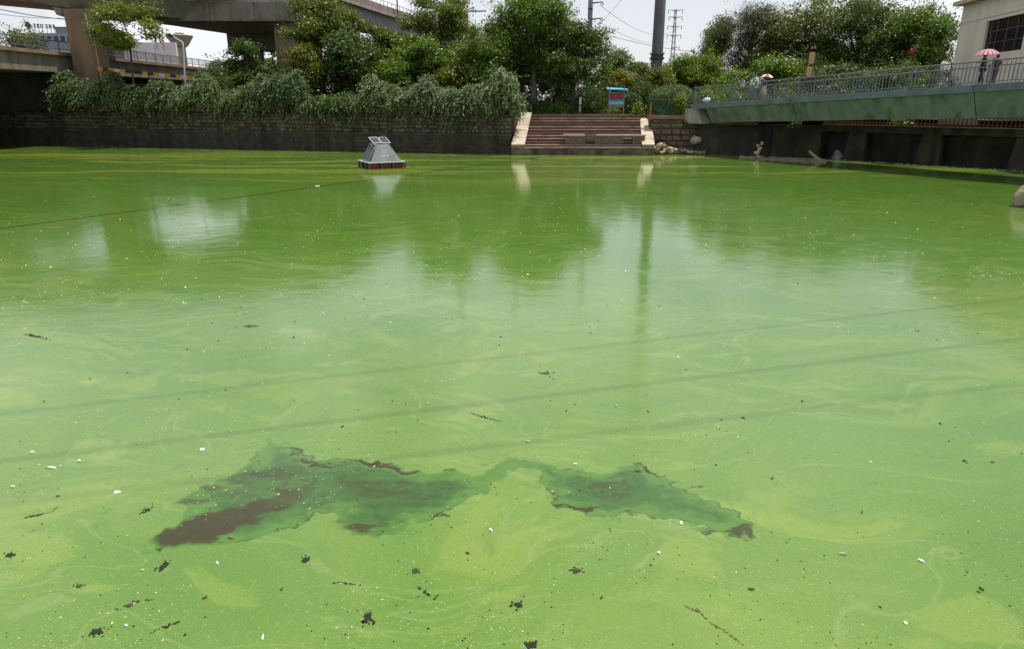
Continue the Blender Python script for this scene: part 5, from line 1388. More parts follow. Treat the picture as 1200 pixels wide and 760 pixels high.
# ================================================================== SOLAR PLATFORM ON THE WATER
def buoy():
    t = thing("solar_platform", "floating grey pyramid platform with solar panels and red floats", "platform", on_z(447.5, 196.5), R(28))
    mgrey = mat("platform_grey", (0.185, 0.205, 0.20), (0.14, 0.16, 0.155), 0.5, 1.5, spec=0.4, stain=(0.08, 0.09, 0.075), stain_amt=0.5, stain_scale=4.0)
    mfl = mat("float_red", (0.20, 0.030, 0.022), (0.13, 0.025, 0.02), 0.7, 5.0); mwh = mat("frame_white", (0.48, 0.48, 0.50), (0.36, 0.36, 0.38), 0.5, 3.0)
    mdk = mat("frame_dark", (0.09, 0.10, 0.10), (0.06, 0.07, 0.07), 0.7, 4.0); mpv = mat("solar_cell", (0.012, 0.014, 0.035), (0.02, 0.022, 0.05), 0.15, 8.0, spec=0.6)
    S = 1.18
    MB().box((0, 0, 0.40), (2 * S, 2 * S, 0.07)).build("deck", mat("platform_edge", (0.40, 0.42, 0.42), (0.30, 0.32, 0.32), 0.6, 3.0), t, bevel=0.015)
    for i in range(3):
        for j in range(3):
            x, y = (i - 1) * 0.76, (j - 1) * 0.76
            MB().box((x, y, 0.15), (0.60, 0.60, 0.42)).build("float", mfl, t, bevel=0.04)
    for sx in (-1, -0.34, 0.34, 1):
        for sy in (-1, 1):
            MB().box((sx * (S - 0.06), sy * (S - 0.06), 0.16), (0.10, 0.10, 0.41)).build("frame_post", mdk, t)
    for sy in (-0.34, 0.34):
        for sx in (-1, 1): MB().box((sx * (S - 0.06), sy * (S - 0.06), 0.16), (0.10, 0.10, 0.41)).build("frame_post", mdk, t)
    a, b, z0, z1 = 0.98, 0.42, 0.437, 1.42
    P = lambda s, z: [(-s, -s, z), (s, -s, z), (s, s, z), (-s, s, z)]
    bd = MB().hexa(P(a, z0), P(b, z1)).build("pyramid_housing", mgrey, t, bevel=0.02)
    # two panels on the left sloping face
    n = Vector((-(z1 - z0), 0, a - b)).normalized(); up = Vector((a - b, 0, z1 - z0)).normalized(); sd = Vector((0, 1, 0))
    M3 = Matrix((sd, up, n)).transposed() if sd.cross(up).dot(n) > 0 else Matrix((-sd, up, n)).transposed()
    c = Vector((-(a + b) / 2, 0, (z0 + z1) / 2)); H = (Vector((a - b, 0, z1 - z0))).length
    def panel(c, M, w, h, cells, par, leg=False):
        fr = MB().box(c, (w, h, 0.035), M=M).build("solar_panel", mwh, par)
        cw, ch = (w - 0.07) / cells[0], (h - 0.09) / cells[1]
        for i in range(cells[0]):
            for j in range(cells[1]):
                MB().box(c + M @ Vector(((i - (cells[0] - 1) / 2) * cw, (j - (cells[1] - 1) / 2) * ch, 0.021)), (cw - 0.02, ch - 0.02, 0.012), M=M).build("solar_cell", mpv, fr)
        return fr
    for k in (-1, 1):
        panel(c + n * 0.07 + sd * 0.36 * k, M3, 0.60, H * 0.98, (3, 6), t)
    # two tilted panels on the top
    st = Vector((math.cos(R(14)), math.sin(R(14)), 0)); ut = Vector((-math.sin(R(14)) * 0.84, math.cos(R(14)) * 0.84, 0.543)); nt = st.cross(ut)
    Mt = Matrix((st, ut, nt)).transposed()
    for k in (-1, 1):
        panel(Vector((-0.05, 0, z1 + 0.24)) + st * 0.33 * k + Vector((0, 0.0, -0.015 * k)), Mt, 0.58, 0.62, (2, 3), t)
    MB().tube([(-0.1, 0.0, z1 - 0.02), (-0.12, 0, z1 + 0.22)], 0.04, 6).tube([(0.18, 0.12, z1 - 0.02), (0.16, 0.1, z1 + 0.28)], 0.03, 6).build("panel_stand", mdk, t)
    MB().tube([(0.1, 0.2, z1 + 0.46), (0.45, 0.35, z1 + 0.47)], 0.025, 5).build("antenna_bar", mdk, t)
    MB().tube([(S - 0.05, -S + 0.05, 0.42), (S + 0.25, -S - 0.35, 0.12), (S + 0.5, -S - 0.7, -0.05)], 0.018, 5).build("mooring_rope", mdk, t)
    MB().box((0, 0, 0.012), (2 * S + 0.16, 2 * S + 0.16, 0.02)).build("scum_collar", mat("scum_collar", (0.20, 0.24, 0.05), (0.08, 0.12, 0.02), 0.8, 12.0), t)
    # lettering on the front face: three lines of small pale characters, as far as they can be read from the bank
    nf = Vector((0, -(z1 - z0), a - b)).normalized(); uf = Vector((0, a - b, z1 - z0)).normalized(); sf = Vector((1, 0, 0))
    Mf = Matrix((sf, uf, nf)).transposed(); cf = Vector((0, -(a + b) / 2, (z0 + z1) / 2)); rr = random.Random(3)
    mlt = mat("lettering_pale", (0.50, 0.58, 0.57), (0.42, 0.5, 0.5), 0.6, 5.0)
    for (v, x0, x1, h) in ((0.46, -0.08, 0.10, 0.10), (0.17, -0.18, 0.20, 0.075), (0.03, -0.18, 0.16, 0.075), (-0.16, -0.20, 0.30, 0.11), (-0.32, -0.26, 0.26, 0.03)):
        x = x0; mb = MB()
        while x < x1:
            w = rr.uniform(0.04, 0.07)
            mb.box(cf + Mf @ Vector((x, v, 0.004)), (w, h * 0.25, 0.006), M=Mf)
            if h > 0.05:
                mb.box(cf + Mf @ Vector((x, v - h * 0.4, 0.005)), (w, h * 0.22, 0.006), M=Mf)
                mb.box(cf + Mf @ Vector((x + rr.uniform(-0.015, 0.015), v - h * 0.1, 0.006)), (0.014, h, 0.006), M=Mf)
            x += w + 0.025
        mb.build("lettering", mlt, bd)
buoy()

# ================================================================== PEOPLE ON THE FOOTBRIDGE
M_SKIN = mat("skin", (0.42, 0.24, 0.16), (0.36, 0.20, 0.13), 0.6, 8.0)
def skin_obj(name, nodes, edges, m, parent, root=0, sub=1):
    me = bpy.data.meshes.new(name)
    me.from_pydata([n[0] for n in nodes], edges, [])
    o = link(name, me, parent)
    sk = o.modifiers.new("skin", 'SKIN'); sk.use_smooth_shade = True
    for i, nd in enumerate(nodes):
        r = nd[1]; me.skin_vertices[0].data[i].radius = (r, r) if not hasattr(r, '__len__') else r
    me.skin_vertices[0].data[root].use_root = True
    ss = o.modifiers.new("smooth", 'SUBSURF'); ss.levels = sub; ss.render_levels = sub
    me.materials.append(m)
    return o

def person(label, loc, face, h, arms, stride, m_top, m_leg, m_hair, dress=False, hat=None, group="people on the footbridge", lean=0.0):
    """one continuous body (facing local -Y) with clothes and hair as its children"""
    t = thing("person", label, "person", loc, face, group)
    k = h / 1.70
    V = lambda x, y, z: Vector((x * k, y * k + lean * max(0, z - 0.9), z * k))
    f, b = stride, -stride
    N = [(V(0, 0, 0.95), (0.155 * k, 0.11 * k)), (V(0, 0, 1.15), (0.13 * k, 0.095 * k)), (V(0, 0.0, 1.36), (0.165 * k, 0.11 * k)), (V(0, 0.01, 1.47), 0.055 * k), (V(0, -0.02, 1.58), (0.075 * k, 0.095 * k)), (V(0, -0.02, 1.655), (0.07 * k, 0.085 * k)),
         (V(0, -0.11, 1.565), 0.018 * k)]
    E = [(0, 1), (1, 2), (2, 3), (3, 4), (4, 5), (4, 6)]
    legs = []
    for sx, st in ((-1, f), (1, b)):
        i = len(N)
        N += [(V(sx * 0.095, 0, 0.86), 0.085 * k), (V(sx * 0.10, -st * 0.55 - 0.02, 0.48), 0.058 * k), (V(sx * 0.10, -st + 0.02, 0.09), 0.04 * k), (V(sx * 0.11, -st - 0.13, 0.035), 0.035 * k)]
        E += [(0, i), (i, i + 1), (i + 1, i + 2), (i + 2, i + 3)]; legs.append(i)
    ar = []
    for sx, (el, ha) in zip((-1, 1), arms):
        i = len(N)
        N += [(V(sx * 0.19, 0, 1.39), 0.058 * k), (V(*el), 0.042 * k), (V(*ha), 0.03 * k)]
        E += [(2, i), (i, i + 1), (i + 1, i + 2)]; ar.append(i)
        hd = (V(*ha) - V(*el)).normalized(); sdv = hd.cross(Vector((0, 1, 0.3))).normalized(); pl = i + 3
        N.append((V(*ha) + hd * 0.07 * k, 0.034 * k)); E.append((i + 2, pl))
        for q, (o_, ln) in enumerate(((-0.028, 0.07), (-0.009, 0.082), (0.010, 0.076), (0.028, 0.06))):
            j = len(N); tip = V(*ha) + hd * (0.085 + ln * 0.6) * k + sdv * o_ * 1.3 * k
            N += [(tip, 0.009 * k), (tip + hd.lerp(Vector((0, -0.4, -1)), 0.4).normalized() * ln * 0.5 * k, 0.008 * k)]; E += [(pl, j), (j, j + 1)]
        j = len(N); N += [(V(*ha) + hd * 0.045 * k + Vector((0, -0.045, 0)) * k, 0.010 * k), (V(*ha) + hd * 0.085 * k + Vector((0, -0.062, 0)) * k, 0.009 * k)]; E += [(i + 2, j), (j, j + 1)]
    skin_obj("body", N, E, M_SKIN, t, 0, 1)
    grow = lambda r, g: tuple(x + g for x in r) if hasattr(r, '__len__') else r + g
    # shirt
    Ns = [(N[0][0] + Vector((0, 0, -0.06 * k)), grow(N[0][1], 0.05)), (N[1][0], grow(N[1][1], 0.06)), (N[2][0], grow(N[2][1], 0.05)), (N[3][0] + Vector((0, 0, -0.05 * k)), 0.07 * k)]; Es = [(0, 1), (1, 2), (2, 3)]
    for i in ar:
        j = len(Ns); Ns += [(N[i][0], N[i][1] + 0.035), (N[i][0].lerp(N[i + 1][0], 0.9), N[i + 1][1] + 0.03)]; Es += [(2, j), (j, j + 1)]
    skin_obj("shirt", Ns, Es, m_top, t, 0, 1)
    if dress:
        MB().lathe([(0.28 * k, 0.42 * k), (0.24 * k, 0.7 * k), (0.165 * k, 1.0 * k), (0.14 * k, 1.08 * k)], (0, lean * 0.1, 0), 14).build("skirt", m_leg, t, smooth=True)
    else:
        Nt = [(N[0][0], grow(N[0][1], 0.016))]; Et = []
        for i in legs:
            j = len(Nt); Nt += [(N[i][0], N[i][1] + 0.02), (N[i + 1][0], N[i + 1][1] + 0.024), (N[i + 2][0] + Vector((0, 0, 0.02)), N[i + 2][1] + 0.026)]; Et += [(0, j), (j, j + 1), (j + 1, j + 2)]
        skin_obj("trousers", Nt, Et, m_leg, t, 0, 1)
    for i in legs:
        MB().blob(N[i + 2][0].lerp(N[i + 3][0], 0.45) + Vector((0, 0, -0.005)), (0.048 * k, 0.13 * k, 0.05 * k), 1, 0.04).build("shoe", mat("shoe_dark", (0.04, 0.035, 0.035), None, 0.6, 4), t, smooth=True)
    hc = N[4][0].lerp(N[5][0], 0.5)
    for sx in (-1, 1):
        MB().blob(N[4][0] + Vector((sx * 0.032 * k, -0.088 * k, 0.035 * k)), (0.012 * k, 0.008 * k, 0.008 * k), 1, 0, 1).build("eye", mat("eye_dark", (0.02, 0.015, 0.01), None, 0.3, 2), t)
    MB().blob(hc + Vector((0, 0.03 * k, 0.03 * k)), (0.092 * k, 0.105 * k, 0.105 * k), 2, 0.05).build("hair", m_hair, t, smooth=True)
    if hat:
        mb = MB().lathe([(0.10 * k, 0), (0.105 * k, 0.04 * k), (0.09 * k, 0.09 * k), (0.03 * k, 0.115 * k)], hc + Vector((0, -0.005, 0.055 * k)), 14)
        mb.hexa([hc + Vector((-0.08, -0.21, 0.058)) * k, hc + Vector((0.08, -0.21, 0.058)) * k, hc + Vector((0.09, -0.08, 0.062)) * k, hc + Vector((-0.09, -0.08, 0.062)) * k],
                [hc + Vector((-0.08, -0.21, 0.068)) * k, hc + Vector((0.08, -0.21, 0.068)) * k, hc + Vector((0.09, -0.08, 0.076)) * k, hc + Vector((-0.09, -0.08, 0.076)) * k])
        mb.build("cap", hat, t, smooth=False)
    return t

def umbrella(label, hand, top_h, r, m1, m2, tilt=0.0, n=16):
    t = thing("umbrella", label, "umbrella", hand)
    t.rotation_euler = (0, tilt, 0)
    for i in range(n):
        a0, a1 = 2 * math.pi * i / n, 2 * math.pi * (i + 1) / n
        vs = []
        prof = [(0.0, top_h), (0.35 * r, top_h - 0.03), (0.7 * r, top_h - 0.11 * r / 0.5), (r, top_h - 0.30 * r / 0.5 * 0.8)]
        for q, z in prof:
            for a in (a0, a1): vs.append((q * math.cos(a), q * math.sin(a), z))
        vs2 = [(x, y, z - 0.006) for x, y, z in vs]
        fs = [(0, 2, 3), (2, 4, 5, 3), (4, 6, 7, 5)]
        mb = MB(); mb.add(vs, fs); mb.add(vs2, [f[::-1] for f in fs])
        mb.build("canopy_panel", m1 if i % 2 else m2, t)
    MB().tube([(0, 0, -0.06), (0, 0, top_h + 0.05)], 0.009, 6).build("shaft", M_STEEL, t)
    MB().tube([(0, 0, -0.14), (0, 0, -0.05)], 0.016, 6).build("handle", M_DARKSTEEL, t)
    return t

def people():
    white = mat("white_shirt", (0.62, 0.66, 0.72), (0.52, 0.56, 0.62), 0.85, 6.0); grey = mat("grey_trousers", (0.20, 0.20, 0.20), (0.15, 0.15, 0.15), 0.9, 6.0)
    black = mat("black_cloth", (0.018, 0.018, 0.02), (0.03, 0.03, 0.033), 0.9, 6.0); hair = mat("black_hair", (0.012, 0.01, 0.009), None, 0.5, 8)
    cap = mat("dark_cap", (0.045, 0.018, 0.018), (0.03, 0.014, 0.014), 0.8, 5); maroon = mat("maroon_cloth", (0.09, 0.025, 0.03), (0.05, 0.018, 0.022), 0.9, 9.0); dk = mat("charcoal_cloth", (0.045, 0.045, 0.05), None, 0.9, 6)
    pale = mat("pale_skirt", (0.50, 0.42, 0.38), (0.42, 0.35, 0.31), 0.9, 6); red = mat("umbrella_red", (0.34, 0.03, 0.07), (0.30, 0.025, 0.06), 0.7, 4); wh = mat("umbrella_white", (0.75, 0.66, 0.68), (0.68, 0.6, 0.62), 0.7, 4)
    pk = mat("umbrella_pink", (0.52, 0.33, 0.38), (0.46, 0.28, 0.33), 0.7, 4)
    walk = math.atan2(BD.x, -BD.y)              # facing along the bridge towards the right
    P = lambda px, tt, dz=0.03: bp_(s_of_px(px, tt, 85), tt, dz)
    down = ((-0.25, 0.03, 1.12), (-0.26, -0.06, 0.88)); down2 = ((0.25, 0.03, 1.12), (0.26, -0.06, 0.88))
    person("person in white shirt and dark cap walking along the footbridge", P(1105, 2.4), walk + R(15), 1.72, (((-0.24, 0.12, 1.14), (-0.24, 0.02, 0.90)), ((0.25, -0.06, 1.12), (0.24, -0.22, 0.96))), 0.2, white, grey, hair, hat=cap, lean=0.06)
    p1 = person("person in black under the red and white umbrella", P(1151, 2.0), walk + R(190), 1.66, (((-0.25, 0.02, 1.13), (-0.24, -0.05, 0.9)), ((0.24, -0.05, 1.16), (0.20, -0.26, 1.22))), 0.12, black, black, hair)
    umbrella("red and white striped umbrella held over two people on the footbridge", P(1153, 1.75, 1.22), 0.68, 0.62, red, pk, R(-4), n=32)
    person("shorter person in dark maroon beside the striped umbrella", P(1166, 2.1), walk + R(150), 1.52, (((-0.24, 0.0, 1.14), (-0.2, -0.2, 1.1)), ((0.24, 0.0, 1.14), (0.2, -0.2, 1.1))), 0.08, maroon, dk, hair)
    person("person in dark top and pale skirt walking under a small pink umbrella", P(897, 2.2), walk + R(180), 1.60, (((-0.25, 0.02, 1.13), (-0.24, -0.05, 0.9)), ((0.24, -0.05, 1.16), (0.12, -0.2, 1.22))), 0.15, dk, pale, hair, dress=True)
    umbrella("small pink and white umbrella over the walker at the left of the bridge", P(899, 2.0, 1.18), 0.62, 0.46, red, wh, R(6), n=8)
    # white bag lying at the foot of the railing
    b = bp_(s_of_px(828, 0.7, 118), 0.7, 0.03); t = thing("white_bag", "white bag lying on the bridge deck by the railing's far end", "bag", b)
    MB().blob((0, 0, 0.19), (0.30, 0.2, 0.2), 5, 0.25, 2).build("sack", mat("white_plastic", (0.75, 0.75, 0.76), (0.62, 0.62, 0.64), 0.5, 6), t, smooth=True)
    MB().blob((0.22, 0, 0.1), (0.16, 0.12, 0.11), 8, 0.3, 2).build("dark_bundle", black, t, smooth=True)
people()

# ================================================================== SHORE BITS AND FLOATING LITTER
def shore():
    rr = random.Random(21)
    # heap of broken stone right of the steps
    ms = [M_CHEEK, M_STONE2, mat("rubble_tan", (0.34, 0.25, 0.17), (0.22, 0.16, 0.11), 0.9, 4.0, bump=0.3)]
    for i in range(46):
        q = rr.random(); x = 11.2 + 3.9 * q ** 0.9
        top = 0.75 * (1 - q) ** 1.3 + 0.1
        y = 56.7 - rr.random() * (1.5 - 0.6 * q)
        r = rr.uniform(0.10, 0.24) * (1.2 - 0.5 * q)
        z = max(0.0, top * (1 - (56.7 - y) / 1.7)) * rr.uniform(0.5, 1)
        o = MB().blob((0, 0, 0), (r * rr.uniform(0.9, 1.4), r, r * rr.uniform(0.6, 0.9)), i, 0.35, 1).build("rubble_stone", ms[i % 3]); o.location = (x, y, z + 0.05); o.rotation_euler = (rr.random(), rr.random(), rr.random() * 6)
        tag(o, "broken tan stone in the heap between the steps and the footbridge", "stone", "broken stones heaped beside the steps")
    mb = MB(); mb.blob((0, 0, 0), (2.4, 0.9, 0.45), 3, 0.2, 3); o = mb.build("rubble_bank", M_SOIL, smooth=True); o.location = (12.9, 56.5, -0.05); struct(o)
    # mud bar under the footbridge
    mb = MB(); n = 30
    a, b = on_z(866, 184.8), on_z(968, 189.8)
    top, bot = [], []
    for i in range(n + 1):
        p = a.lerp(b, i / n); w = 0.95 * math.sin(math.pi * (i / n) ** 0.8) + 0.05 + 0.06 * math.sin(i * 2.1)
        top.append((p.x - 0.1, p.y + w, 0.0)); bot.append((p.x, p.y - w, 0.0)); 
    vs = []
    for i in range(n + 1):
        p = a.lerp(b, i / n); vs += [bot[i], (p.x, p.y, 0.14 + 0.05 * math.sin(i * 1.7)), top[i]]
    mb.add(vs, [f for i in range(n) for f in ((3 * i, 3 * i + 3, 3 * i + 4, 3 * i + 1), (3 * i + 1, 3 * i + 4, 3 * i + 5, 3 * i + 2))])
    struct(mb.build("mud_bar", mat("wet_mud", (0.30, 0.24, 0.16), (0.16, 0.13, 0.09), 0.6, 3.0, bump=0.3)))
    # flotsam and foam washed up along the walkway's foot
    ff = MB(); fd = MB()
    for i in range(420):
        u = rr.uniform(-1, 20); p = qp(u, -0.35 - abs(rr.gauss(0, 0.22)), 0.004); r = rr.uniform(0.02, 0.09)
        (ff if rr.random() < 0.3 else fd).blob(p, (r * rr.uniform(1, 2.6), r, 0.025), i, 0.5, 1)
    o = ff.build("shore_foam", mat("foam_pale", (0.55, 0.58, 0.56), (0.4, 0.44, 0.4), 0.6, 10)); stuff(o); tag(o, "white foam flecks along the foot of the low walkway", "foam")
    o = fd.build("flotsam", mat("flotsam_brown", (0.13, 0.10, 0.065), (0.05, 0.045, 0.03), 0.8, 6)); stuff(o); tag(o, "dark rubbish washed up along the foot of the low walkway", "flotsam")
    # leaning timber
    p0, p1 = on_z(968, 189.5), at(948, 177.0, on_z(966, 189).y)
    p0.z = -0.05; mid = p0.lerp(p1, 0.5) + Vector((0, 0, -0.1))
    o = MB().tube([Vector((0, 0, 0)), mid - p0, p1 - p0], [0.10, 0.11, 0.09], 7).build("leaning_timber", mat("wet_timber", (0.46, 0.32, 0.22), (0.34, 0.23, 0.15), 0.8, 3.0), smooth=True); o.location = p0
    tag(o, "pale bent timber leaning out of the water under the footbridge", "timber")
    # plastic sheet
    b = on_z(985, 187.2); mb = MB(); k = 0.062
    vs = [(-6 * k, 0, 0), (9 * k, 0, 0), (-4.5 * k, 0.35, 11 * k), (-1.5 * k, 0.25, 10 * k), (3 * k, 0.1, 6 * k), (7 * k, 0.05, 1.8 * k), (-5 * k, 0.9, 0), (8 * k, 0.7, 0), (1 * k, -0.1, 3 * k)]
    mb.add(vs, [(0, 8, 2), (8, 3, 2), (8, 4, 3), (0, 1, 8), (1, 5, 8), (5, 4, 8), (2, 3, 6), (3, 4, 7, 6), (4, 5, 7), (5, 1, 7), (0, 2, 6)])
    o = mb.build("plastic_sheet", mat("grey_plastic_sheet", (0.26, 0.29, 0.32), (0.18, 0.20, 0.23), 0.4, 3.0)); o.location = b
    tag(o, "pale grey plastic sheet standing in the water under the footbridge", "plastic sheet")
    # cascade-worn white patch on the wall, and dripping stones under the bridge
    o = MB().blob((0, 0, 0), (0.4, 0.25, 0.3), 4, 0.4, 2).build("wall_boulder", M_CHEEK); o.location = (14.55, 56.55, 1.05)
    tag(o, "pale broken stone jutting from the wall below the footbridge's end", "stone")
    mb = MB()
    for i in range(7): mb.blob((rr.uniform(-0.2, 0.2), rr.uniform(-0.1, 0.1), 0.08 + 0.16 * i), (0.2 - 0.018 * i, 0.18, 0.14), i, 0.4, 1)
    o = mb.build("stone_stack", M_CHEEK); o.location = on_z(888, 185.5); tag(o, "little heap of pale stones at the waterline under the footbridge", "stones")  # same pale stone as the side slabs of the steps
    # block of stone at the right edge
    b = on_z(1199, 243); t = thing("bank_stone", "pale-topped stone block at the water's right edge", "stone", b)
    MB().blob((0.28, 0.1, 0.28), (0.58, 0.55, 0.62), 6, 0.14, 3, flat=-0.45).build("block", mat("bank_stone_mix", (0.40, 0.30, 0.22), (0.19, 0.15, 0.12), 0.9, 2.0, bump=0.4, stain=(0.05, 0.045, 0.04), stain_amt=0.7), t, smooth=False)
    MB().blob((0.2, -0.1, -0.02), (0.66, 0.6, 0.14), 9, 0.2, 2).build("wet_foot", mat("wet_black_stone", (0.035, 0.033, 0.03), None, 0.5, 4), t)
shore()

def litter():
    rr = random.Random(33)
    mcl = mat("rotting_algae", (0.040, 0.038, 0.026), (0.022, 0.025, 0.014), 0.8, 30.0, bump=0.6); mbr = mat("brown_scum", (0.10, 0.085, 0.045), (0.055, 0.05, 0.028), 0.8, 24.0, bump=0.5)
    mfo = mat("white_scrap", (0.72, 0.74, 0.70), (0.55, 0.58, 0.52), 0.6, 20.0); mor = mat("orange_leaf", (0.33, 0.19, 0.08), (0.24, 0.14, 0.06), 0.7, 20)
    def clump(px, py, w, h, lab, m=mcl, seed=0):
        p = on_z(px, py); k = math.hypot(p.y, 4.0) / FPX * 1.02
        mb = MB(); r2 = random.Random(seed + int(px))
        mb.blob((0, 0, 0.001), (w * k * 0.34, h * k * 0.5, 0.005), seed, 0.6, 2)
        for i in range(26):
            s = r2.uniform(0.10, 0.34) * (1 if i < 14 else 0.6); sp = 0.26 if i < 14 else 0.5
            mb.blob((r2.gauss(0, sp) * w * k, r2.gauss(0, sp) * h * k * 1.3, 0.002), (w * k * s * 0.6, h * k * s * 1.1, 0.006), seed + i * 7, 0.6, 1)
        o = mb.build("algae_clump", m, smooth=True); o.location = p; tag(o, lab, "algae clump", "dark clumps floating on the scum")
    for (px, py, w, h, lab) in [(112, 740, 13, 7, "dark algae clump nearest the bottom left corner"), (430, 725, 11, 11, "compact black clump at the bottom, left of the middle"), (607, 708, 10, 7, "small black clump at the bottom middle"),
                                (622, 755, 11, 7, "black clump cut by the bottom edge of the picture"), (11, 650, 10, 6, "small brown clump at the left edge"), (191, 664, 8, 10, "dark clump just below the left tip of the bare water"),
                                (357, 656, 8, 6, "dark speckled clump below the middle of the bare water"), (486, 669, 8, 5, "tiny dark clump above the hooked strand"), (92, 686, 7, 4, "tiny dark clump above the bottom left corner clump"),
                                (748, 552 + 0, 6, 3, "tiny dark clump at the upper edge of the right bare patch"), (676, 668, 14, 5, "thin brown smear of scum right of the bottom middle"), (640, 437, 12, 4, "small dark clump far out in the middle of the pond"),
                                (294, 382, 12, 4, "dark clump far out on the left part of the pond"), (170, 598, 5, 8, "dark clump left of the bare water's upper lobe")]:
        clump(px, py, w, h, lab, mcl if h > 5 else mbr, int(py))
    def strand(pts, r, lab, m=mcl):
        """a broken line of flat rotting shreds, thick in places and thread-thin in others"""
        P = [on_z(*p) for p in pts]; b = P[0].copy(); mb = MB(); tot = sum((P[i + 1] - P[i]).length for i in range(len(P) - 1)); thick = rr.uniform(0.1, 0.6)
        for i in range(len(P) - 1):
            L = (P[i + 1] - P[i]).length; n = max(4, int(L / (r * 0.8))); ang = math.atan2(*(P[i + 1] - P[i]).xy.yx)
            for j in range(n):
                q = P[i].lerp(P[i + 1], j / n) - b + Vector((rr.gauss(0, r * 0.35), rr.gauss(0, r * 0.35), 0.001))
                g = (i + j / n) / (len(P) - 1)
                w = r * (0.25 + 0.85 * math.exp(-((g - thick) / 0.22) ** 2)) * rr.uniform(0.4, 1.15)
                if rr.random() < 0.12: continue
                rot = ang + rr.gauss(0, 0.5); k = len(mb.v)
                mb.blob((0, 0, 0), (max(w, r * 0.55) * rr.uniform(0.8, 1.5), w, 0.006), int(j * 31 + i * 7 + pts[0][0]), 0.5, 1)
                for t in range(k, len(mb.v)):
                    x, y, z = mb.v[t]; mb.v[t] = (q.x + x * math.cos(rot) - y * math.sin(rot), q.y + x * math.sin(rot) + y * math.cos(rot), z + q.z)
        o = mb.build("algae_strand", m, smooth=True)
        o.location = b; tag(o, lab, "algae strand", "dark strands floating on the scum")
    strand([(492, 686), (498, 694), (508, 700), (521, 695)], 0.028, "hooked black strand at the bottom, left of the middle")
    strand([(135, 714), (148, 713), (158, 705), (182, 702)], 0.022, "brown strand with a thick head near the bottom left", mbr)
    strand([(178, 741), (190, 735), (205, 730), (212, 727)], 0.018, "thin dark strand right of the bottom left clump")
    strand([(804, 710), (820, 716), (832, 728), (850, 740), (872, 756)], 0.020, "long pale-brown strand slanting to the bottom right", mat("pale_scum", (0.17, 0.14, 0.085), (0.10, 0.085, 0.05), 0.8, 24, bump=0.4))
    strand([(30, 606), (45, 603), (60, 599), (70, 593)], 0.016, "thin dark strand near the left edge")
    strand([(392, 682), (405, 683), (424, 685)], 0.012, "faint thin strand left of the hooked one")
    strand([(30, 392), (45, 394), (60, 398)], 0.05, "long dark strand far out at the left edge")
    strand([(552, 484), (570, 489), (590, 494)], 0.022, "short black strand beyond the bare water, near the middle")
    def scrap(px, py, w, h, lab, m=mfo, rot=0.0):
        p = on_z(px, py); k = math.hypot(p.y, 4.0) / FPX; r2 = random.Random(int(px * 3 + py)); n = 9
        w *= 0.8; h *= 0.75
        poly = [((w * 0.5 * k) * math.cos(2 * math.pi * i / n) * r2.uniform(0.55, 1.1), (h * 0.9 * k) * math.sin(2 * math.pi * i / n) * r2.uniform(0.55, 1.1)) for i in range(n)]
        vs = [(x, y, 0.002) for x, y in poly] + [(x * 0.8, y * 0.8, 0.010 + r2.uniform(0, 0.01)) for x, y in poly]
        o = MB().add(vs, [tuple(range(n))[::-1], tuple(range(n, 2 * n))] + [(i, (i + 1) % n, n + (i + 1) % n, n + i) for i in range(n)]).build("litter_scrap", m)
        o.location = p; o.rotation_euler = (0, 0, rot); tag(o, lab, "litter", "scraps floating on the scum")
    for (px, py, w, h, lab, m, rot) in [(137, 577, 12, 6, "largest white scrap, left of the bare water's upper lobe", mfo, 0.4), (237, 527, 10, 4, "white scrap above the left end of the bare water", mfo, 0.0), (60, 548, 18, 2.5, "long thin white scrap near the left edge", mfo, -0.1),
                                        (38, 530, 9, 3, "small white scrap uppermost near the left edge", mfo, 0.1), (93, 540, 8, 2.5, "small white scrap right of the long thin one", mfo, 0), (15, 570, 9, 3, "pale scrap touching the left edge", mfo, 0),
                                        (68, 581, 7, 3, "pinkish scrap beside the thin strand at the left", mor, 0), (255, 660, 5, 5, "white curl right below the left bare water", mfo, 0.6), (575, 621, 5, 6, "small white feather in the middle below the film", mfo, 0.3),
                                        (798, 613, 7, 5, "white scrap with orange edge below the right bare patch", mfo, 0.2), (1079, 657, 13, 3.4, "curved white feather at the right foreground", mfo, -1.0), (987, 649, 15, 2, "thin white curl left of the curved feather", mfo, -0.4),
                                        (1061, 730, 8, 4, "white scrap near the bottom right", mfo, -0.6), (271, 630, 10, 3, "orange-brown leaf floating on the bare brown water", mor, 0.2), (1075, 387, 8, 4, "orange leaf far out on the right", mor, 0.0),
                                        (618, 517, 10, 2.5, "white scrap above the middle of the film", mfo, 0), (674, 544, 9, 2.4, "thin white scrap above the right bare patch", mfo, 0.1), (772, 648, 6, 4, "small white scrap right of the bottom middle", mfo, 0),
                                        (167, 668, 6, 2.5, "pale fleck left of the dark clump below the bare tip", mfo, 0), (308, 747, 4, 8, "upright pale feather at the bottom left", mfo, 0.2), (148, 733, 5, 3, "white fleck near the bottom left clump", mfo, 0),
                                        (1031, 710, 6, 5, "tan scrap in the right foreground", mor, 0), (372, 206 + 12, 8, 2.5, "white fleck far out below the floating platform's left", mfo, 0), (722, 585 - 110, 5, 2, "tiny white fleck in the middle of the bright water", mfo, 0)]:
        scrap(px, py, w, h, lab, m, rot)
    # dry leaves and a few twigs blown onto the scum
    rl = random.Random(61); mdl = mat("dry_leaf", (0.22, 0.13, 0.05), (0.13, 0.09, 0.035), 0.8, 30); mgl = mat("fallen_green_leaf", (0.10, 0.15, 0.03), (0.07, 0.11, 0.025), 0.6, 30)
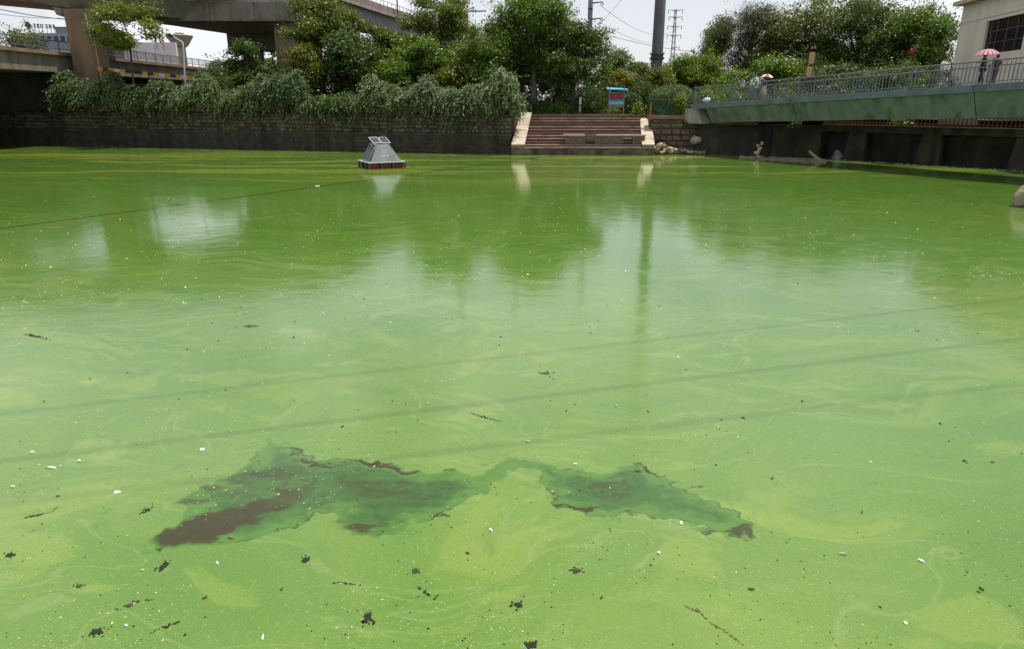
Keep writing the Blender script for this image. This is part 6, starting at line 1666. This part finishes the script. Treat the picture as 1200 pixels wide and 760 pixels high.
    for i, (px, py, lab) in enumerate([(52, 470, "dry brown leaf far left, above the white scraps"), (330, 690, "dry leaf below the middle of the left bare water"), (548, 648, "brown leaf in the lower middle of the scum"), (705, 700, "dry leaf between the bottom middle and the slanting strand"),
                                       (905, 560, "brown leaf right of the right bare patch"), (1010, 600, "yellowish leaf in the right foreground above the feathers"), (1150, 690, "dry leaf near the right edge at the bottom"), (880, 690, "brown leaf above the slanting strand's right end"),
                                       (240, 700, "dry leaf between the two bottom left strands"), (460, 470, "brown leaf beyond the bare water, left of the middle"), (940, 470, "brown leaf far out on the right of the pond"), (1130, 540, "leaf near the right edge, halfway down")]):
        p = on_z(px, py); L = rl.uniform(0.018, 0.032); Wd = L * rl.uniform(0.35, 0.5)
        prof = [(-1, 0), (-0.5, 0.75), (0.1, 1), (0.6, 0.6), (1, 0), (0.6, -0.6), (0.1, -1), (-0.5, -0.75)]
        v = [(x * L, y * Wd, 0.004 + 0.010 * abs(y) + 0.006 * x * x) for x, y in prof] + [(-0.9 * L + 0.45 * L * j, 0, 0.003) for j in range(5)]
        v2 = [(x, y, z - 0.0025) for x, y, z in v]; fs = [(0, 9, 1), (1, 9, 10), (1, 10, 2), (2, 10, 11), (2, 11, 3), (3, 11, 12), (3, 12, 4), (4, 12, 5), (5, 12, 11), (5, 11, 6), (6, 11, 10), (6, 10, 7), (7, 10, 9), (7, 9, 0)]
        o = MB().add(v, fs).add(v2, [f[::-1] for f in fs]).build("fallen_leaf", mdl if i % 3 else mgl); o.location = p; o.rotation_euler = (0, 0, rl.uniform(0, 6.3)); tag(o, lab, "leaf", "leaves floating on the scum")
    # innumerable bubbles and flecks
    rng = np.random.default_rng(8)
    def flecks(name, label, n, m, lo, hi, thr):
        out = MB(); V = []; F = []; cnt = 0
        px = rng.uniform(-20, 1220, n * 8); py = 770 - 540 * rng.random(n * 8) ** 1.35
        for x, y in zip(px, py):
            if cnt >= n: break
            p = on_z(x, y)
            d = float(fbm(np.array([p.x * 0.9 + 40]), np.array([p.y * 0.9 + 7]), 4)[0])
            if d < thr + rng.normal(0, 0.05): continue
            k = math.hypot(p.y, 4.0) / FPX; r = rng.uniform(lo, hi) * min(k, 0.022) * (1.0 if rng.random() < 0.93 else 1.8)
            a = rng.uniform(0, 6.3); s = rng.uniform(1.0, 2.2); o = len(V); e = r * rng.uniform(0.7, 1.2)
            ca, sa = math.cos(a), math.sin(a)
            for (u, v) in ((-s * r, 0), (0, -e), (s * r, 0), (0, e)): V.append((p.x + u * ca - v * sa, p.y + u * sa + v * ca, 0.002))
            V.append((p.x, p.y, 0.002 + r * 0.8))
            F += [(o, o + 1, o + 4), (o + 1, o + 2, o + 4), (o + 2, o + 3, o + 4), (o + 3, o, o + 4)]; cnt += 1
        out.v, out.f = V, F
        o = out.build(name, m); stuff(o); tag(o, label, "flecks")
    flecks("foam_flecks", "tiny white bubbles and flecks strewn over the scum", 2300, mat("foam_white", (0.70, 0.74, 0.62), (0.5, 0.58, 0.38), 0.6, 40.0), 0.28, 0.62, 0.48)
    flecks("scum_flecks", "tiny yellow-green flecks strewn over the scum", 3000, mat("yellow_fleck", (0.36, 0.42, 0.10), (0.27, 0.36, 0.06), 0.7, 40.0), 0.35, 0.95, 0.44)
    flecks("dark_flecks", "tiny dark specks strewn over the scum", 500, mcl, 0.4, 1.0, 0.46)
litter()
